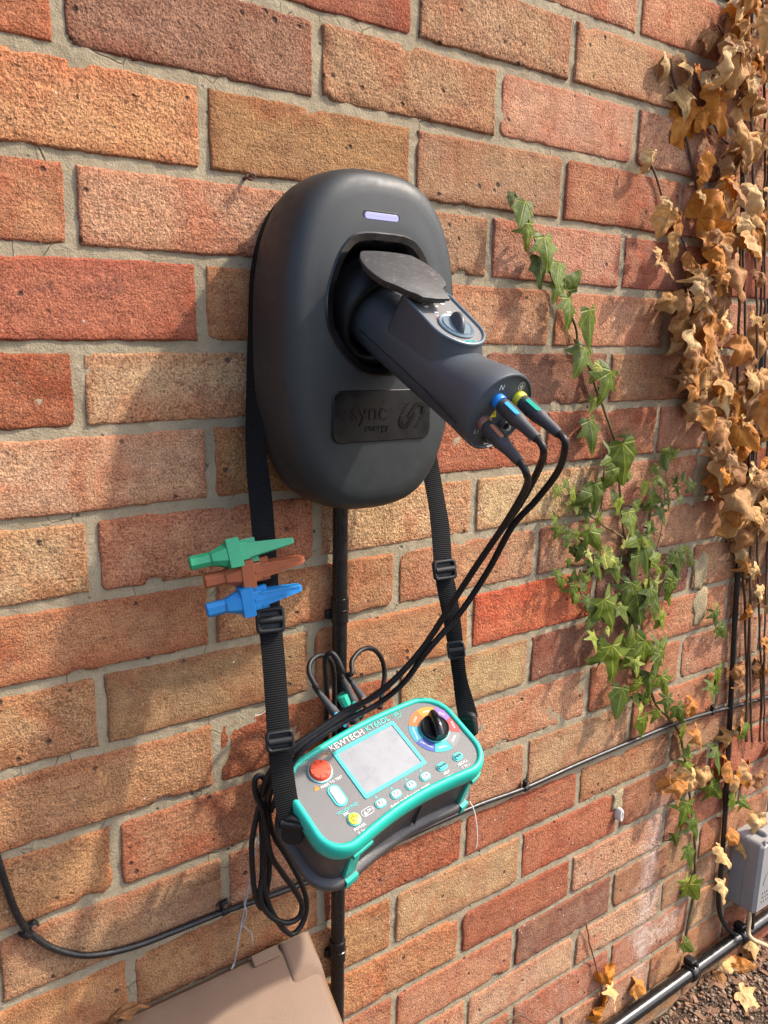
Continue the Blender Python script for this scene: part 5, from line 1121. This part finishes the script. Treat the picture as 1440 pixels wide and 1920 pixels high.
# curtain
def right_edge(v):              # left limit of the curtain in the photo at a given height
    T_ = [(0, 1380), (120, 1372), (250, 1375), (400, 1375), (480, 1318), (600, 1298), (750, 1308), (850, 1340), (950, 1385), (1050, 1390), (1150, 1385), (1300, 1375), (1420, 1385), (1560, 1405)]
    for (a, b), (c, d) in zip(T_[:-1], T_[1:]):
        if a <= v <= c: return b + (d - b) * (v - a) / (c - a)
    return 1390
lv = []
for _ in range(225):
    v = R_(-40, 1480) if rl.random() < .82 else R_(400, 1000); d_ = 1.0 if v < 1080 else .55
    if rl.random() > d_: continue
    u = right_edge(v) + (abs(rl.gauss(0, 1)) * 50 + R_(-8, 10) if rl.random() < .7 else R_(20, 150))
    if u > 1500: u = R_(1400, 1500)
    th = .07 if v < 1000 else .035
    lv.append((u, v, R_(28, 68) if v < 1050 else R_(24, 46), R_(-.6, .6), 1, None, -R_(.012, th)))
for u, v, s, c in ((1385, 1480, 40, 1), (1400, 1590, 26, 1), (1362, 1600, 36, 5), (1378, 1570, 34, 2), (1358, 1665, 34, 5), (1420, 1600, 30, 2), (1425, 1540, 40, 5), (1372, 1440, 48, 2), (1322, 1452, 36, 1), (1290, 1465, 50, 5), (1275, 1480, 44, 2), (1250, 1475, 36, 2), (1310, 1378, 40, 2), (1300, 1330, 40, 2), (1372, 1390, 44, 0)): lv.append((u, v, s, R_(-.5, .5), 1, c, -R_(.012, .04)))
cst = [([(1385 + 14 * j + 6 * math.sin(j * 2 + v * .006) + (v - 400) * (.01 - .006 * j), v) for v in range(-40, 1500, 110)], .0022 - .0001 * j, -.008 - .006 * (j % 3)) for j in range(6)]
dv = dead_plant('thick curtain of dry brown curled ivy leaves covering the wall', at(1430, 1500), cst, lv)
# the part of the curtain that goes on to the right, and the leaf litter inside it
V = []; F = []; UV = []
def bulk_leaf(c, size, tip, spread, me):
    Mx = leaf_matrix(c, size, tip, spread); b = len(V)
    V.extend([(Mx @ v.co) - dv.location for v in me.vertices]); uvd = {}
    ul = me.uv_layers['leaf'].data
    for p_ in me.polygons:
        F.append(tuple(b + i for i in p_.vertices)); UV.extend([tuple(ul[l].uv) for l in p_.loop_indices])
for _ in range(620):
    z = R_(.45, 2.35); x = R_(1.05, 1.85) if z > .95 else R_(1.2, 1.85)
    bulk_leaf(Vector((x, -R_(.006, .055), z)), R_(.035, .062), (R_(-.6, .6), 1), .8, rl.choice(DL_))
me = bpy.data.meshes.new('leaf_mass'); me.from_pydata(V, [], F); me.update(); me.materials.append(MT['dead']); me.polygons.foreach_set('use_smooth', [True] * len(me.polygons))
ul = me.uv_layers.new(name='leaf')
for i, q in enumerate(UV): ul.data[i].uv = q
o = bpy.data.objects.new('leaf_mass', me); COL.objects.link(o); o.parent = dv; o['kind'] = 'stuff'; o.color = (.34, .20, .09, 1)
# low dead runner at the foot of the wall and fallen leaves
dead_plant('withered ivy runner with two shrivelled leaves low on wall', at(1130, 1850), [([(1098, 1732), (1105, 1765), (1112, 1795), (1122, 1830), (1128, 1862), (1118, 1890)], .0013, -.004), ([(950, 1915), (975, 1902), (1000, 1918)], .001, -.004)],
           [(1140, 1838, 40, .3, .6, 3, -.016), (1150, 1862, 34, -.5, 1, 5, -.014), (1128, 1898, 52, .2, 1, 3, -.014), (1200, 1848, 34, .6, .6, 2, -.012)])
def fallen(label, u, v, s, col, tip, lift=.012):
    c = at(u, v, -.03); d = ray(u, v); t = (.015 - CP.z) / d.z; q = CP + d * t
    if q.y > -.01: q = at(u, v, -.014)
    q.z = max(q.z, ground_z(q.x, q.y) + lift)
    o = bpy.data.objects.new('fallen_leaf', rl.choice(DL_)); COL.objects.link(o); tag(o, label, 'leaf', 'dry leaves fallen by the wall')
    n_ = Vector((R_(-.3, .3), -.5, 1)).normalized(); tt = Vector((tip[0], tip[1], 0)); tt = (tt - n_ * tt.dot(n_)).normalized()
    o.matrix_world = Matrix.Translation(q) @ Matrix((tt.cross(n_), tt, n_)).transposed().to_4x4() @ Matrix.Scale(px_size(q, s) * 1.1, 4); o.color = (*col, 1)
fallen('large pale dry ivy leaf lying under the black pipe', 1365, 1812, 66, DEADS[5], (.5, -1)); fallen('orange brown dry leaf tucked under the pale fallen leaf', 1388, 1835, 50, DEADS[2], (1, -.5)); fallen('pale crumpled leaf on soil beside the dry stem', 1412, 1768, 50, DEADS[5], (-.3, -1)); fallen('straw coloured dry leaf half buried in the soil', 1405, 1795, 40, DEADS[1], (.2, -1))
fallen('rust brown scrap of leaf on soil below the pipe', 1350, 1862, 36, DEADS[4], (1, 0)); fallen('broad tan leaf lying flat on the soil', 1402, 1895, 56, DEADS[5], (.3, -1))
q = at(232, 1893, -.03); o = bpy.data.objects.new('dry_leaf', DL_[4]); COL.objects.link(o); tag(o, 'curled brown leaf on the top edge of the brown box', 'leaf')
tt = Vector((1, -.1, .12)).normalized(); n_ = Vector((0, -.45, 1)); n_ = (n_ - tt * n_.dot(tt)).normalized(); o.matrix_world = Matrix.Translation(q) @ Matrix((tt.cross(n_), tt, n_)).transposed().to_4x4() @ Matrix.Diagonal((.020, .052, .055, 1)); o.color = (*DEADS[7], 1)
P = [at(1402, 1690, -.03), at(1405, 1720, -.035), at(1403, 1748, -.04), at(1412, 1762, -.05), at(1440, 1775, -.06), at(1480, 1800, -.07)]
m = MB(); m.tube([q - P[2] for q in spline(P, 6)], [.0042] * 31, 8); o = m.build('bare_twig', MT['tan'], None, ang=180); o.location = P[2]; tag(o, 'bare pale dry twig bending over the black pipe', 'twig')
